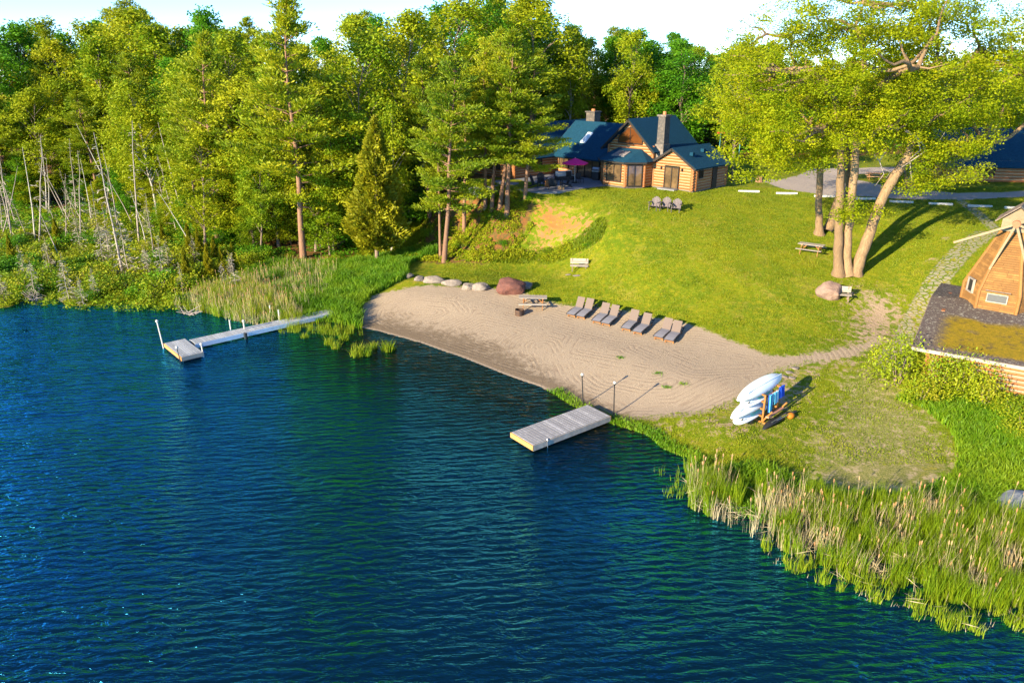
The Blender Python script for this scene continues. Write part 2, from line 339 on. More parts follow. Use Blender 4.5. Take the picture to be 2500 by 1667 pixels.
mask = lambda a, am=.9, lo=.42, hi=.6: MR(M('ADD', a, M('MULTIPLY', M('SUBTRACT', M('ADD', M('MULTIPLY', nm_, .6), M('MULTIPLY', nf_, .4)), .5), am)), lo, hi)
col = MX(mask(A_('dry'), 2.2), lawn, dryc)
dirtc = MX(MR(nf_, .35, .7), (.40, .29, .20), (.25, .17, .11)); dirtc = MX(M('MULTIPLY', A_('orange'), MR(nm_, .30, .5)), dirtc, (.38, .125, .035))
col = MX(mask(A_('dirt'), 3.2, .48, .62), col, dirtc)
need = MX(MR(nm_, .38, .62), (.20, .075, .025), (.09, .075, .02)); need = MX(MR(nf_, .5, .8), need, (.30, .13, .05))
col = MX(mask(A_('needle'), 1.6), col, need)
rs = M('SINE', M('MULTIPLY', M('ADD', A_('rake'), M('MULTIPLY', noise(.6, 2), .16)), 2 * math.pi / .34))
rline = M('MULTIPLY', MR(rs, .35, .95), MR(noise(.8, 2), .38, .6))
sandc = MX(MR(nf_, .3, .7), (.385, .295, .21), (.28, .21, .145)); sandc = MX(M('MULTIPLY', rline, .75), sandc, (.255, .185, .13)); sandc = MX(MR(nff, .6, .8), sandc, (.48, .38, .29))  # furrow shade put into the sand colour, darker where the bump sinks
wetm = M('MULTIPLY', MR(M('ADD', A_('wet'), M('MULTIPLY', M('SUBTRACT', nm_, .5), 1.5)), .25, .75), .8)
sandc = MX(wetm, sandc, (.15, .105, .065)); sandc = MX(MR(A_('wet'), .93, .99), sandc, (.30, .23, .17))
col = MX(mask(A_('sand'), 2.0), col, sandc)
gc = MX(MR(nf_, .3, .7), (.42, .34, .29), (.30, .25, .22)); col = MX(mask(A_('gravel'), .8), col, gc)
vo = N('ShaderNodeTexVoronoi'); vo.feature = 'DISTANCE_TO_EDGE'; vo.inputs['Scale'].default_value = 2.7; L(co, vo.inputs[0])
vc = N('ShaderNodeTexVoronoi'); vc.inputs['Scale'].default_value = 2.7; L(co, vc.inputs[0])
stm = M('MULTIPLY', MR(vo.outputs[0], .05, .14), M('MULTIPLY', mask(A_('stone'), 1.6), .8)); stc = MX(MR(nf_, .3, .7), (.36, .31, .24), (.24, .21, .16)); stc = MX(M('MULTIPLY', vc.outputs[0], .3), stc, (.2, .18, .15))
col = MX(stm, col, stc)
mud = MX(nm_, (.20, .145, .055), (.13, .10, .035)); col = MX(MR(A_('wet'), .985, 1.0), col, MX(A_('sand'), mud, (.24, .17, .075)))
p = N('ShaderNodeBsdfPrincipled'); L(col, p.inputs['Base Color']); L(M('SUBTRACT', .95, M('MULTIPLY', wetm, .3)), p.inputs['Roughness']); p.inputs['Specular IOR Level'].default_value = .15
hgt = M('ADD', M('MULTIPLY', nf_, .05), M('MULTIPLY', nff, .02)); hgt = M('ADD', hgt, M('MULTIPLY', M('MULTIPLY', rs, MR(noise(.8, 2), .38, .6)), -.007)); hgt = M('ADD', hgt, M('MULTIPLY', stm, .04))
bp = N('ShaderNodeBump'); bp.inputs['Strength'].default_value = .9; bp.inputs['Distance'].default_value = 1.0; L(hgt, bp.inputs['Height']); L(bp.outputs[0], p.inputs['Normal'])
o = N('ShaderNodeOutputMaterial'); L(p.outputs[0], o.inputs[0])
ny, nx = XX.shape
idx = np.arange(ny * nx).reshape(ny, nx)
quads = np.stack([idx[:-1, :-1], idx[:-1, 1:], idx[1:, 1:], idx[1:, :-1]], -1).reshape(-1, 4)
cen = lambda a: (a[:-1, :-1] + a[1:, 1:]).ravel() / 2
cls = np.zeros(len(quads), int); cls[cen(SSD) > 0] = 1; cls[cen(PSD) > 0] = 3; cls[cen(GSD) > 0] = 2
VV = np.c_[XX.ravel(), YY.ravel(), HZ.ravel()]
for ci, nm in enumerate(['ground', 'beach', 'road', 'path']):
    q = quads[cls == ci]; us, inv = np.unique(q, return_inverse=True)
    me = mesh_np(nm, VV[us], inv.reshape(q.shape), gm, smooth=True)
    for k_, a in ATT.items():
        t_ = me.attributes.new(k_, 'FLOAT', 'POINT'); t_.data.foreach_set('value', a.ravel()[us].astype(np.float32))
    tag(link(nm, me), kind='structure')

# ------------------------------------------------------------------ lake
wm, N, L = newmat('lake_water'); tc = N('ShaderNodeTexCoord'); co = tc.outputs['Object']
def wn(scale, st, rot, det=3, ro=.55):
    mp = N('ShaderNodeMapping'); mp.inputs['Scale'].default_value = st; mp.inputs['Rotation'].default_value = (0, 0, rot); L(co, mp.inputs[0])
    q = N('ShaderNodeTexNoise'); q.inputs['Scale'].default_value = scale; q.inputs['Detail'].default_value = det; q.inputs['Roughness'].default_value = ro; q.inputs['Distortion'].default_value = .6; L(mp.outputs[0], q.inputs[0]); return q.outputs[0]
h1 = wn(2.3, (.42, 1.35, 1), -.14, 3, .55); h2 = wn(.35, (.5, 1.2, 1), .35, 2); h3 = wn(6.5, (.5, 1.3, 1), .10, 3)
wp = wn(.055, (1, 2.2, 1), .5, 2); gust = MR(wp, .35, .65, .62, 1.3)
wmp = N('ShaderNodeMapping'); wmp.inputs['Rotation'].default_value = (0, 0, -.13); L(co, wmp.inputs[0]); wv_ = N('ShaderNodeTexWave'); wv_.bands_direction = 'Y'; wv_.inputs['Scale'].default_value = .72; wv_.inputs['Distortion'].default_value = 5.5; wv_.inputs['Detail'].default_value = 2.5; wv_.inputs['Detail Scale'].default_value = 1.1; L(wmp.outputs[0], wv_.inputs[0]); wvt = wv_.outputs['Fac']
rid = M('SUBTRACT', 1, M('ABSOLUTE', M('MULTIPLY', M('SUBTRACT', h1, .5), 3.2)))
hh = M('ADD', M('ADD', M('MULTIPLY', M('ADD', M('MULTIPLY', h1, .20), M('ADD', M('MULTIPLY', rid, .03), M('MULTIPLY', wvt, .030))), gust), M('MULTIPLY', h2, .16)), M('MULTIPLY', h3, .030))
bp = N('ShaderNodeBump'); bp.inputs['Strength'].default_value = 1.0; bp.inputs['Distance'].default_value = 1.0; L(hh, bp.inputs['Height'])
fr = N('ShaderNodeFresnel'); fr.inputs[0].default_value = 1.36; L(bp.outputs[0], fr.inputs['Normal'])
gl = N('ShaderNodeBsdfGlossy'); gl.inputs['Color'].default_value = (.06, .54, 1.0, 1); gl.inputs['Roughness'].default_value = .09; L(bp.outputs[0], gl.inputs['Normal'])
df = N('ShaderNodeBsdfDiffuse'); df.inputs[0].default_value = (.0012, .009, .010, 1)
tr = N('ShaderNodeBsdfTransparent'); tr.inputs[0].default_value = (1, .92, .65, 1)
sh = N('ShaderNodeMixShader'); L(A_('shallow'), sh.inputs[0]); L(df.outputs[0], sh.inputs[1]); L(tr.outputs[0], sh.inputs[2])
ms = N('ShaderNodeMixShader'); L(M('MULTIPLY', M('POWER', fr.outputs[0], 1.35), M('SUBTRACT', 8.0, M('MULTIPLY', A_('shallow'), 7.6)), None, True), ms.inputs[0]); L(sh.outputs[0], ms.inputs[1]); L(gl.outputs[0], ms.inputs[2])
o = N('ShaderNodeOutputMaterial'); L(ms.outputs[0], o.inputs[0])
wx = axis(-44, 40, .6, 700, 1.3); wy = axis(0, 64, .6, 700, 1.3); wy = wy[(wy > -200) & (wy < 75)]
WX, WY = np.meshgrid(wx, wy); wi = np.arange(WX.size).reshape(WX.shape)
me = mesh_np('water', np.c_[WX.ravel(), WY.ravel(), np.zeros(WX.size)], np.stack([wi[:-1, :-1], wi[:-1, 1:], wi[1:, 1:], wi[1:, :-1]], -1).reshape(-1, 4), wm, smooth=True)
wsd = -polysd(land, WX, WY); bd = np.abs(WX + 2) * .0
shal = np.exp(-np.clip(wsd, 0, 99) / 1.1) * .35
near_beach = np.clip(1 - np.maximum(-polysd(sandP, WX, WY) - 1, 0) / 7.0, 0, 1)
shal = np.maximum(shal, near_beach ** .8 * .9)
a = me.attributes.new('shallow', 'FLOAT', 'POINT'); a.data.foreach_set('value', np.clip(shal, 0, 1).ravel().astype(np.float32))
tag(link('water', me), kind='structure')

# ------------------------------------------------------------------ shared materials
WHITEWOOD = pm('weathered_board', (.47, .40, .33), (.28, .235, .195), 3, .8, .3, (1, 8, 1), vary=.7)
DOCKW = pm('grey_deck_board', (.50, .48, .49), (.24, .23, .24), 5, .85, .3, (1, 1, 1), vary=.9)
LOG = pm('stained_log', (.42, .17, .05), (.26, .09, .03), 3, .55, .2, (1, 1, 6), vary=.5)
LOGL = pm('pale_stained_log', (.42, .16, .04), (.24, .08, .022), 3, .55, .2, (1, 1, 6), vary=.5)
CHINK = pm('chinking', (.46, .33, .20), (.34, .24, .14), 8, .9)
ROOF = pm('blue_grey_shingle', (.003, .024, .050), (.012, .060, .105), 5, .9, 1., (.8, .8, 5.5), bscale=6, vary=.2, detail=6, spec=.1)
TRIMD = pm('dark_trim', (.035, .022, .018), (.02, .015, .012), 5, .6)
GLASS = pm('window_glass', (.012, .010, .010), (.16, .10, .05), 1.3, .05, spec=.8, vary=.15)  # warm patches in the colour imitate light from the rooms behind
STONE = pm('fieldstone', (.28, .22, .18), (.08, .07, .065), 4.5, .9, .9, bscale=6, detail=6)
PAVER = pm('patio_paver', (.24, .24, .26), (.17, .17, .19), 4, .9, .4, bscale=8)
BLACKM = pm('black_metal', (.012, .012, .014), (.02, .02, .022), 5, .45)
WHITEP = pm('white_paint', (.62, .58, .52), (.48, .44, .39), 5, .5)
STEEL = pm('steel', (.5, .5, .52), (.35, .35, .37), 5, .3, metal=.9)
BARK = pm('grey_bark', (.30, .22, .17), (.17, .12, .09), 3, .95, .9, (3, 3, .6), bscale=10)
BARKP = pm('pine_bark', (.36, .19, .11), (.20, .11, .07), 3, .95, .9, (3, 3, .6), bscale=10)
PALEPL = pm('pale_plank', (.50, .51, .53), (.30, .31, .33), 3, .8, .3, (1, 8, 1), vary=.7)
BARKL = pm('pale_bark', (.37, .235, .125), (.19, .12, .065), 3.5, .95, 1., (3, 3, .8), bscale=9)
BIRCH = pm('birch_bark', (.62, .56, .50), (.30, .26, .22), 2, .8, .4, (1, 1, 5))
DEADW = pm('dead_wood', (.40, .33, .28), (.27, .22, .19), 4, .95, .3)

# ------------------------------------------------------------------ buildings: log walls laid course by course
def log_wall(mb, a, b_, z0, top, holes=(), pitch=.26, r=.122, mat=None, chink=None, over=0.):
    """a, b_ plan ends; top(s) roof height at distance s; holes (s0, s1, z0, z1)"""
    mat = mat or LOG; chink = chink or CHINK
    a = Vector((a[0], a[1], 0)); b2 = Vector((b_[0], b_[1], 0)); Ln = (b2 - a).length; d = (b2 - a) / Ln; nn = Vector((-d.y, d.x, 0)); rz_ = math.atan2(d.y, d.x)
    z = z0 + pitch / 2; zmax = max(top(x / 40 * Ln) for x in range(41))
    while z + pitch * .3 < zmax:
        xs = [x / 80 * Ln for x in range(81)]; ok = [top(x) > z + pitch * .25 and not any(h0 < x < h1 and k0 < z < k1 for h0, h1, k0, k1 in holes) for x in xs]
        i = 0
        while i < 81:
            if ok[i]:
                j = i
                while j < 80 and ok[j + 1]: j += 1
                if j > i:
                    s0, s1 = xs[i] - (over if i == 0 else 0), xs[j] + (over if j == 80 else 0)
                    mb.tube([a + d * s0 + Vector((0, 0, z)), a + d * s1 + Vector((0, 0, z))], r, mat, 8)
                    m_ = a + d * ((xs[i] + xs[j]) / 2); mb.box((m_.x, m_.y, z), (xs[j] - xs[i], .15, pitch), chink, rz=rz_)
                i = j + 1
            else: i += 1
        z += pitch
def window(parent, a, b_, s0, s1, z0, z1, out=.14, panes=2, name='window', sill=False, lab=None):
    a = Vector((a[0], a[1], 0)); b2 = Vector((b_[0], b_[1], 0)); d = (b2 - a).normalized(); rz_ = math.atan2(d.y, d.x); nn = Vector((d.y, -d.x, 0))
    f = MB(); wd = s1 - s0; hgt_ = z1 - z0; c = a + d * (s0 + s1) / 2 + nn * out
    P = lambda s, z, w_, h_, t=.1, dn=0, m=TRIMD: f.box(a + d * s + nn * (out + dn) + Vector((0, 0, z)), (w_, t, h_), m, rz=rz_)
    P((s0 + s1) / 2, z0 + .04, wd, .08); P((s0 + s1) / 2, z1 - .04, wd, .08); P(s0 + .04, (z0 + z1) / 2, .08, hgt_ - .16); P(s1 - .04, (z0 + z1) / 2, .08, hgt_ - .16)
    for k_ in range(1, panes): P(s0 + wd * k_ / panes, (z0 + z1) / 2, .07, hgt_ - .16, .08)
    fr_ = f.build('frame'); 
    wroot = link(name, None, parent); fr_.parent = wroot
    g_ = MB()
    for k_ in range(panes):
        sa, sb = s0 + wd * k_ / panes + .05, s0 + wd * (k_ + 1) / panes - .05
        q = a + d * (sa + sb) / 2 + nn * (out - .035); g_.box((q.x, q.y, (z0 + z1) / 2), (sb - sa, .02, hgt_ - .14), GLASS, rz=rz_)
    g_.build('pane', wroot)
    return wroot
def gable_roof(mb, ax, r0, r1, cw_, half, ze, zr, oh=.45, th=.16, mat=None, fascia=None):
    """ridge along axis ax ('x' or 'y') from r0 to r1 at cross position cw_; eaves at half to each side"""
    mat = mat or ROOF; fascia = fascia or TRIMD; sl_ = (zr - ze) / half; q0, q1 = r0 - oh, r1 + oh; e = half + oh; zl = zr - sl_ * e
    f = (lambda r, c, z: (r, c, z)) if ax == 'x' else (lambda r, c, z: (c, r, z))
    for s_ in (-1, 1):
        mb.slab([f(q0, cw_, zr), f(q1, cw_, zr), f(q1, cw_ + s_ * e, zl), f(q0, cw_ + s_ * e, zl)], th, mat)
        mb.slab([f(q0 - .03, cw_ + s_ * (e + .0), zl - .17), f(q1 + .03, cw_ + s_ * (e), zl - .17), f(q1 + .03, cw_ + s_ * (e + .035), zl - .17), f(q0 - .03, cw_ + s_ * (e + .035), zl - .17)], .001, fascia)
        for r in (q0 - .02, q1 + .02):
            mb.slab([f(r - .03, cw_, zr - .03), f(r + .03, cw_, zr - .03), f(r + .03, cw_ + s_ * e, zl - .03), f(r - .03, cw_ + s_ * e, zl - .03)], .20, fascia)
def gtop(half, ze, zr, off=0): return lambda s: ze + (zr - ze) * (1 - abs(s + off - half) / half)

HO = (16.71, 68.7); HRZ = math.atan2(-.715, .70); HZ0 = 7.0
house = thing('log_house', 'log house with blue roofs, arched gable window, bay and tall stone chimney', 'house', (HO[0], HO[1], HZ0), HRZ)
# local frame: x to the right along the front (negative to the left), y into the house
w_ = MB()
fnd = MB()
fnd.poly([(-4.65, -.08), (.08, -.08), (.08, 5.6), (-4.65, 5.6)], -1.2, .12, STONE); fnd.poly([(-9.75, -1.35), (-8.4, -2.65), (-5.9, -2.65), (-4.68, -1.35), (-4.68, 6.8), (-9.75, 6.8)], -1.2, .16, STONE)
fnd.poly([(-17.3, -.06), (-9.8, -.06), (-9.8, 8), (-17.3, 8)], -1.2, .1, STONE); fnd.poly([(-23.4, -6.1), (-17.35, -6.1), (-17.35, 8), (-23.4, 8)], -1.2, .1, STONE)
fnd.box((-2.4, -.5, .0), (1.9, .8, .3), PAVER); fnd.build('foundation', house)
E_H, E_R = 2.35, 3.75                                        # small front wing
log_wall(w_, (-4.6, 0), (0, 0), .12, gtop(2.3, E_H, E_R), [(1.45, 3.05, 0, 2.12)], mat=LOGL)
log_wall(w_, (0, 0), (0, 5.5), .12, lambda s: E_H, [(.7, 1.3, 1.2, 1.95), (3.0, 3.75, 0, 2.1)], over=.25)
for p_ in ((-4.5, -.02), (-.12, -.1), (.02, .25), (0, 5.5)): w_.tube([(p_[0], p_[1], .1), (p_[0], p_[1], E_H)], .16, LOG, 8)
w_.box((-2.3, 5.5, 1.3), (4.6, .2, 2.5), LOG)
# main block with the gable
M_H, M_R = 3.75, 6.1
log_wall(w_, (-10, .02), (-4.7, .02), 2.3, gtop(2.65, M_H, M_R), [(1.2, 4.1, 3.85, 5.1)], mat=LOGL)
log_wall(w_, (-4.7, .1), (-4.7, 6.5), 2.2, lambda s: M_H); w_.box((-9.95, 3.5, 3.0), (.2, 6.6, 1.6), LOG)
for p_ in ((-10, 0), (-4.7, 0)): w_.tube([(p_[0], p_[1], 2.2), (p_[0], p_[1], M_H + .1)], .15, LOG, 8)
# bay
bay = [(-9.7, .1), (-9.7, -1.3), (-8.4, -2.6), (-5.9, -2.6), (-4.62, -1.3), (-4.62, .05)]
bh = {2: [(.35, 2.15, .55, 2.2)], 3: [(.18, 1.62, .2, 2.2)]}
for i in range(5): log_wall(w_, bay[i], bay[i + 1], .16, lambda s: 2.45, bh.get(i, ()), mat=LOGL)
for p_ in bay[1:5]: w_.tube([(p_[0], p_[1], .12), (p_[0], p_[1], 2.45)], .13, LOG, 8)
# middle wing and left wing
log_wall(w_, (-17.4, 0), (-9.8, 0), .1, lambda s: 2.35, [(3.4, 6.4, 0, 2.2), (.8, 2.2, .8, 2.0)])
log_wall(w_, (-17.4, -6.05), (-17.4, 0), .1, lambda s: 2.4, [(2, 4, .8, 2.0)], over=.2)
log_wall(w_, (-23.4, -6.05), (-17.4, -6.05), .1, gtop(3, 2.4, 5), [(2, 4, .8, 2.0)], over=.2); w_.tube([(-17.4, -6.1, 0), (-17.4, -6.1, 2.4)], .17, LOG, 8)
log_wall(w_, (-23.4, 8), (-23.4, -6), .1, lambda s: 2.4)
w_.box((-16.5, 8, 1.2), (13.8, .2, 2.3), LOG)
w_.build('wall', house)
r_ = MB(); gable_roof(r_, 'y', .0, 5.5, -2.3, 2.3, E_H + .1, E_R + .12, .45); gable_roof(r_, 'y', 0, 6.7, -7.35, 2.65, M_H + .1, M_R + .12, .6)
gable_roof(r_, 'x', -17.4, -9.5, 4, 4, 2.45, 5.35, .6); gable_roof(r_, 'y', -6.1, 8, -20.4, 3.0, 2.5, 5.2, .6)
# bay roof: hipped planes running up to the gable wall
er = [(-10.1, .1), (-10.1, -1.55), (-8.6, -3.05), (-5.7, -3.05), (-4.2, -1.55), (-4.2, .1)]; ap = [(-8.7, -.05), (-6.0, -.05)]
zt, zb = 3.45, 2.48
for q in ([er[0], er[1], ap[0]], [er[1], er[2], ap[0]], [er[3], er[4], ap[1]], [er[4], er[5], ap[1]]): r_.slab([(q[0][0], q[0][1], zb), (q[1][0], q[1][1], zb), (q[2][0], q[2][1], zt)], .1, ROOF)
r_.slab([(*er[2], zb), (*er[3], zb), (*ap[1], zt), (*ap[0], zt)], .1, ROOF)
for i in range(5):
    a, b_ = er[i], er[i + 1]; L_ = math.dist(a, b_); r_.box(((a[0] + b_[0]) / 2, (a[1] + b_[1]) / 2, zb - .1), (L_ - .02, .06, .16), TRIMD, rz=math.atan2(b_[1] - a[1], b_[0] - a[0]))
roof = r_.build('roof', house)
sk = MB(); sl_ = (zt - zb) / 3.0
for x in (-7.75, -6.95): sk.slab([(x - .36, -2.0, zb + .42), (x + .36, -2.0, zb + .42), (x + .30, -.9, zb + .78), (x - .30, -.9, zb + .78)], .1, pm('skylight_glass', (.35, .30, .28), (.2, .17, .17), 2, .15))
sk.build('skylight', roof)
s2 = MB(); s2.slab([(-14.9, 1.2, 3.42), (-14.2, 1.2, 3.42), (-14.2, 2.5, 4.37), (-14.9, 2.5, 4.37)], .12, pm('pale_skylight', (.75, .78, .8), (.6, .65, .7), 2, .3)); s2.build('skylight', roof)
for x, y, z in ((-1.3, 3.3, 3.45), (-1.0, 1.0, 3.3)): v_ = MB(); v_.box((x, y, z), (.35, .35, .3), ROOF); v_.build('roof_vent', roof)
c_ = MB(); c_.box((-4.25, .85, 1.7), (.95, 1.1, 4.6), STONE); c_.box((-4.25, .85, 5.2), (.82, .85, 2.6), STONE, taper=.92); c_.box((-4.25, .85, 6.58), (1.0, 1.0, .16), STONE)
ch_ = c_.build('chimney', house); c_ = MB(); c_.tube([(-4.25, .85, 6.66), (-4.25, .85, 6.95)], [.17, .15], pm('terracotta', (.55, .2, .08)), 8); c_.build('chimney_pot', ch_)
c_ = MB(); c_.box((-16.0, 4.6, 5.5), (1.15, 1.0, 1.5), STONE); c_.box((-16, 4.6, 6.31), (1.35, 1.2, .14), STONE); ch2 = c_.build('chimney', house); c_ = MB(); c_.tube([(-16, 4.6, 6.38), (-16, 4.6, 6.6)], .2, MATS['terracotta'], 8); c_.build('chimney_pot', ch2)
# openings
window(house, (-4.6, 0), (0, 0), 1.45, 3.05, .1, 2.12, panes=2, name='patio_door')
window(house, (0, 0), (0, 5.5), .7, 1.3, 1.2, 1.95, panes=2)
dk = MB(); dk.box((.1, 3.38, 1.1), (.12, .8, 2.0), TRIMD); d_o = dk.build('door', house); dk = MB(); dk.sphere((.2, 3.1, 1.05), .05, STEEL, 6, 4); dk.build('handle', d_o)
window(house, bay[2], bay[3], .35, 2.15, .55, 2.2, panes=2); window(house, bay[3], bay[4], .18, 1.62, .2, 2.2, panes=2)
window(house, (-17.4, 0), (-9.8, 0), 3.4, 6.4, .1, 2.2, panes=3, name='patio_door'); window(house, (-17.4, 0), (-9.8, 0), .8, 2.2, .8, 2.0)
window(house, (-17.4, -6.05), (-17.4, 0), 2, 4, .8, 2.0); window(house, (-23.4, -6.05), (-17.4, -6.05), 2, 4, .8, 2.0)
# arched gable window
ar = [(-8.8, 3.9), (-5.9, 3.9), (-5.9, 4.35), (-6.15, 4.65), (-6.6, 4.95), (-7.0, 5.3), (-7.35, 5.42), (-7.7, 5.3), (-8.1, 4.95), (-8.55, 4.65), (-8.8, 4.35)]
aw = link('window', None, house); f = MB(); f.add([(x, -.14, z) for x, z in ar] + [(x, .05, z) for x, z in ar], [tuple(range(11))] + [(i, (i + 1) % 11, 11 + (i + 1) % 11, 11 + i) for i in range(11)], pm('bronze_glass', (.14, .05, .012), (.09, .03, .01), 1, .08, spec=.6)); f.build('pane', aw)
f = MB()
for i in range(11):
    (x0, z0_), (x1, z1_) = ar[i], ar[(i + 1) % 11]; f.tube([(x0, -.15, z0_), (x1, -.15, z1_)], .05, TRIMD, 5)
f.box((-7.35, -.15, 4.6), (.06, .06, 1.4), TRIMD); f.build('frame', aw)
for x in (-3.5, -1.2): l_ = MB(); l_.box((x, -.2, 1.95), (.14, .16, .26), TRIMD, taper=.7); l_.build('wall_lamp', house)
# patio
pt = MB()
pw = [(.6, 69.0), (2.6, 68.42), (4.42, 68.77), (9.25, 72.9), (9.2, 76), (4.4, 81.3), (-.6, 76.5), (-6, 73.0), (-3.5, 70.2)]
pt.poly(pw, 5.6, 7.06, PAVER); pt.poly([(x + .0, y) for x, y in pw], 7.064, 7.07, PAVER)
po = pt.build('patio'); tag(po, 'blue grey paver patio with low block retaining edge beside the log house', 'patio')

# cabin half hidden left of the pines
cab = thing('log_cabin', 'small orange log cabin with dark roof half hidden behind the pines', 'cabin', (-11.5, 80.5, 6.3), math.radians(12))
c_ = MB(); log_wall(c_, (-3, 0), (3, 0), 0, lambda s: 2.4, [(3.3, 5.2, .9, 1.9)]); log_wall(c_, (3, 0), (3, 5), 0, gtop(2.5, 2.4, 4.4)); c_.box((-3, 2.5, 1.2), (.2, 5, 2.4), LOG); c_.build('wall', cab)
c_ = MB(); gable_roof(c_, 'x', -3, 3, 2.5, 2.5, 2.45, 4.6, .5); c_.build('roof', cab); window(cab, (-3, 0), (3, 0), 3.3, 5.2, .9, 1.9)
# lodge at right, beyond the road
lod = thing('log_lodge', 'long dark log lodge with blue roof behind the oak at the far right', 'lodge', (50.5, 78.8, 6.7), math.radians(-10))
c_ = MB(); log_wall(c_, (-6, -4), (14, -4), .3, lambda s: 2.4, [(3, 4.5, .9, 1.9), (9, 10.5, .9, 1.9), (13, 14.1, 0, 2.1)], pitch=.3, r=.14); log_wall(c_, (-6, 4), (-6, -4), .3, gtop(4, 2.4, 5.2), [(3, 5, .9, 2)], pitch=.3, r=.14)
c_.box((4, 4, 1.3), (20, .2, 2.4), LOG); c_.box((14, 0, 1.3), (.2, 8, 2.4), LOG); c_.poly([(-6.1, -4.1), (14.1, -4.1), (14.1, 4.1), (-6.1, 4.1)], -.8, .3, STONE); c_.build('wall', lod)
c_ = MB(); gable_roof(c_, 'x', -6, 14, 0, 4, 2.45, 5.3, .8); c_.build('roof', lod)
for s0, s1, z0 in ((3, 4.5, .9), (9, 10.5, .9)): window(lod, (-6, -4), (14, -4), s0, s1, z0, 1.9)
window(lod, (-6, -4), (14, -4), 13, 14.1, .3, 2.1, panes=1, name='door')

# ------------------------------------------------------------------ mill cabin with mossy roof, windmill tower on it
MOSS = pm('mossy_shingle', (.10, .085, .09), (.19, .175, .15), 7, .95, .8, (1, 1, 1), bscale=9)
mm, N, L = newmat('moss_patch_roof')
tc = N('ShaderNodeTexCoord'); co = tc.outputs['Object']
n1 = noise(.55, 4, .6); n2 = noise(5, 6, .75); n3 = noise(16, 4, .7)
base = MX(MR(n3, .35, .7), (.085, .062, .055), (.16, .125, .105)); base = MX(MR(M('ADD', n2, M('MULTIPLY', n3, .3)), .68, .78), base, (.34, .31, .24))
mossc = MX(MR(n2, .35, .7), (.20, .145, .010), (.32, .20, .015)); mossc = MX(MR(n3, .6, .75), mossc, (.11, .10, .012)); mossc = MX(MR(noise(1.6, 5, .7), .52, .66), mossc, (.12, .085, .03))
sx = N('ShaderNodeSeparateXYZ'); L(co, sx.inputs[0])
band = M('MULTIPLY', MR(M('ADD', sx.outputs[0], M('MULTIPLY', n2, 1.6)), 1.5, 2.4), M('MULTIPLY', MR(M('ADD', sx.outputs[1], M('MULTIPLY', n2, 1.2)), .9, 1.3), MR(M('ADD', sx.outputs[1], M('MULTIPLY', n1, 1.8)), 5.9, 5.2)))
colr = MX(M('MULTIPLY', band, MR(n1, .15, .35)), base, mossc)
p = N('ShaderNodeBsdfPrincipled'); L(colr, p.inputs['Base Color']); p.inputs['Roughness'].default_value = .95; p.inputs['Specular IOR Level'].default_value = .1
bp = N('ShaderNodeBump'); bp.inputs['Strength'].default_value = .9; bp.inputs['Distance'].default_value = .06; L(M('ADD', n2, n3), bp.inputs['Height']); L(bp.outputs[0], p.inputs['Normal'])
o = N('ShaderNodeOutputMaterial'); L(p.outputs[0], o.inputs[0])
MRZ = math.atan2(-.56, .83); mz = 1.4
mill = thing('log_cabin', 'log cabin with broad moss covered roof under the windmill tower', 'cabin', (21.72, 37.37, mz), MRZ)
c_ = MB(); log_wall(c_, (.8, .7), (6.05, .7), .0, lambda s: 2.15, [], pitch=.25, r=.105, mat=LOGL, chink=pm('cream_chinking', (.36, .29, .21), (.26, .2, .14)))
log_wall(c_, (6.3, .7), (11, .7), .0, lambda s: 2.15, [(1, 2.2, .8, 1.7)], pitch=.25, r=.105, mat=LOGL, chink=MATS['cream_chinking']); log_wall(c_, (.8, 14), (.8, .7), 0, lambda s: 2.3 + .0 * s, [], pitch=.25, r=.105, mat=LOGL, chink=MATS['cream_chinking'])
c_.box((.8, .7, 1.05), (.26, .26, 2.3), LOG); c_.box((6.17, .68, 1.05), (.28, .28, 2.3), LOGL); c_.box((6, 14, 1.2), (10, .2, 2.4), LOG); c_.box((11, 7.5, 1.2), (.2, 13, 2.4), LOG)
for zz in (2.3, 2.55, 2.8, 3.0):
    k_ = (zz - 2.3) / 1.0; c_.box((.85, 7.5, zz), (.18, 11.5 * (1 - k_) + 1, .22), LOGL)
c_.build('wall', mill); window(mill, (6.3, .7), (11, .7), 1, 2.2, .8, 1.7)
c_ = MB(); c_.slab([(0, -.05, 2.36), (11.6, -.05, 2.36), (11.6, 7.5, 3.35), (0, 7.5, 3.35)], .12, mm); c_.slab([(0, 7.5, 3.35), (11.6, 7.5, 3.35), (11.6, 15, 2.4), (0, 15, 2.4)], .12, mm)
mr = c_.build('roof', mill); c_ = MB(); c_.box((5.8, -.09, 2.25), (11.64, .05, .17), WHITEWOOD); c_.slab([(-.045, -.05, 2.31), (-.003, -.05, 2.31), (-.003, 7.5, 3.30), (-.045, 7.5, 3.30)], .14, BARK); c_.build('fascia', mr)
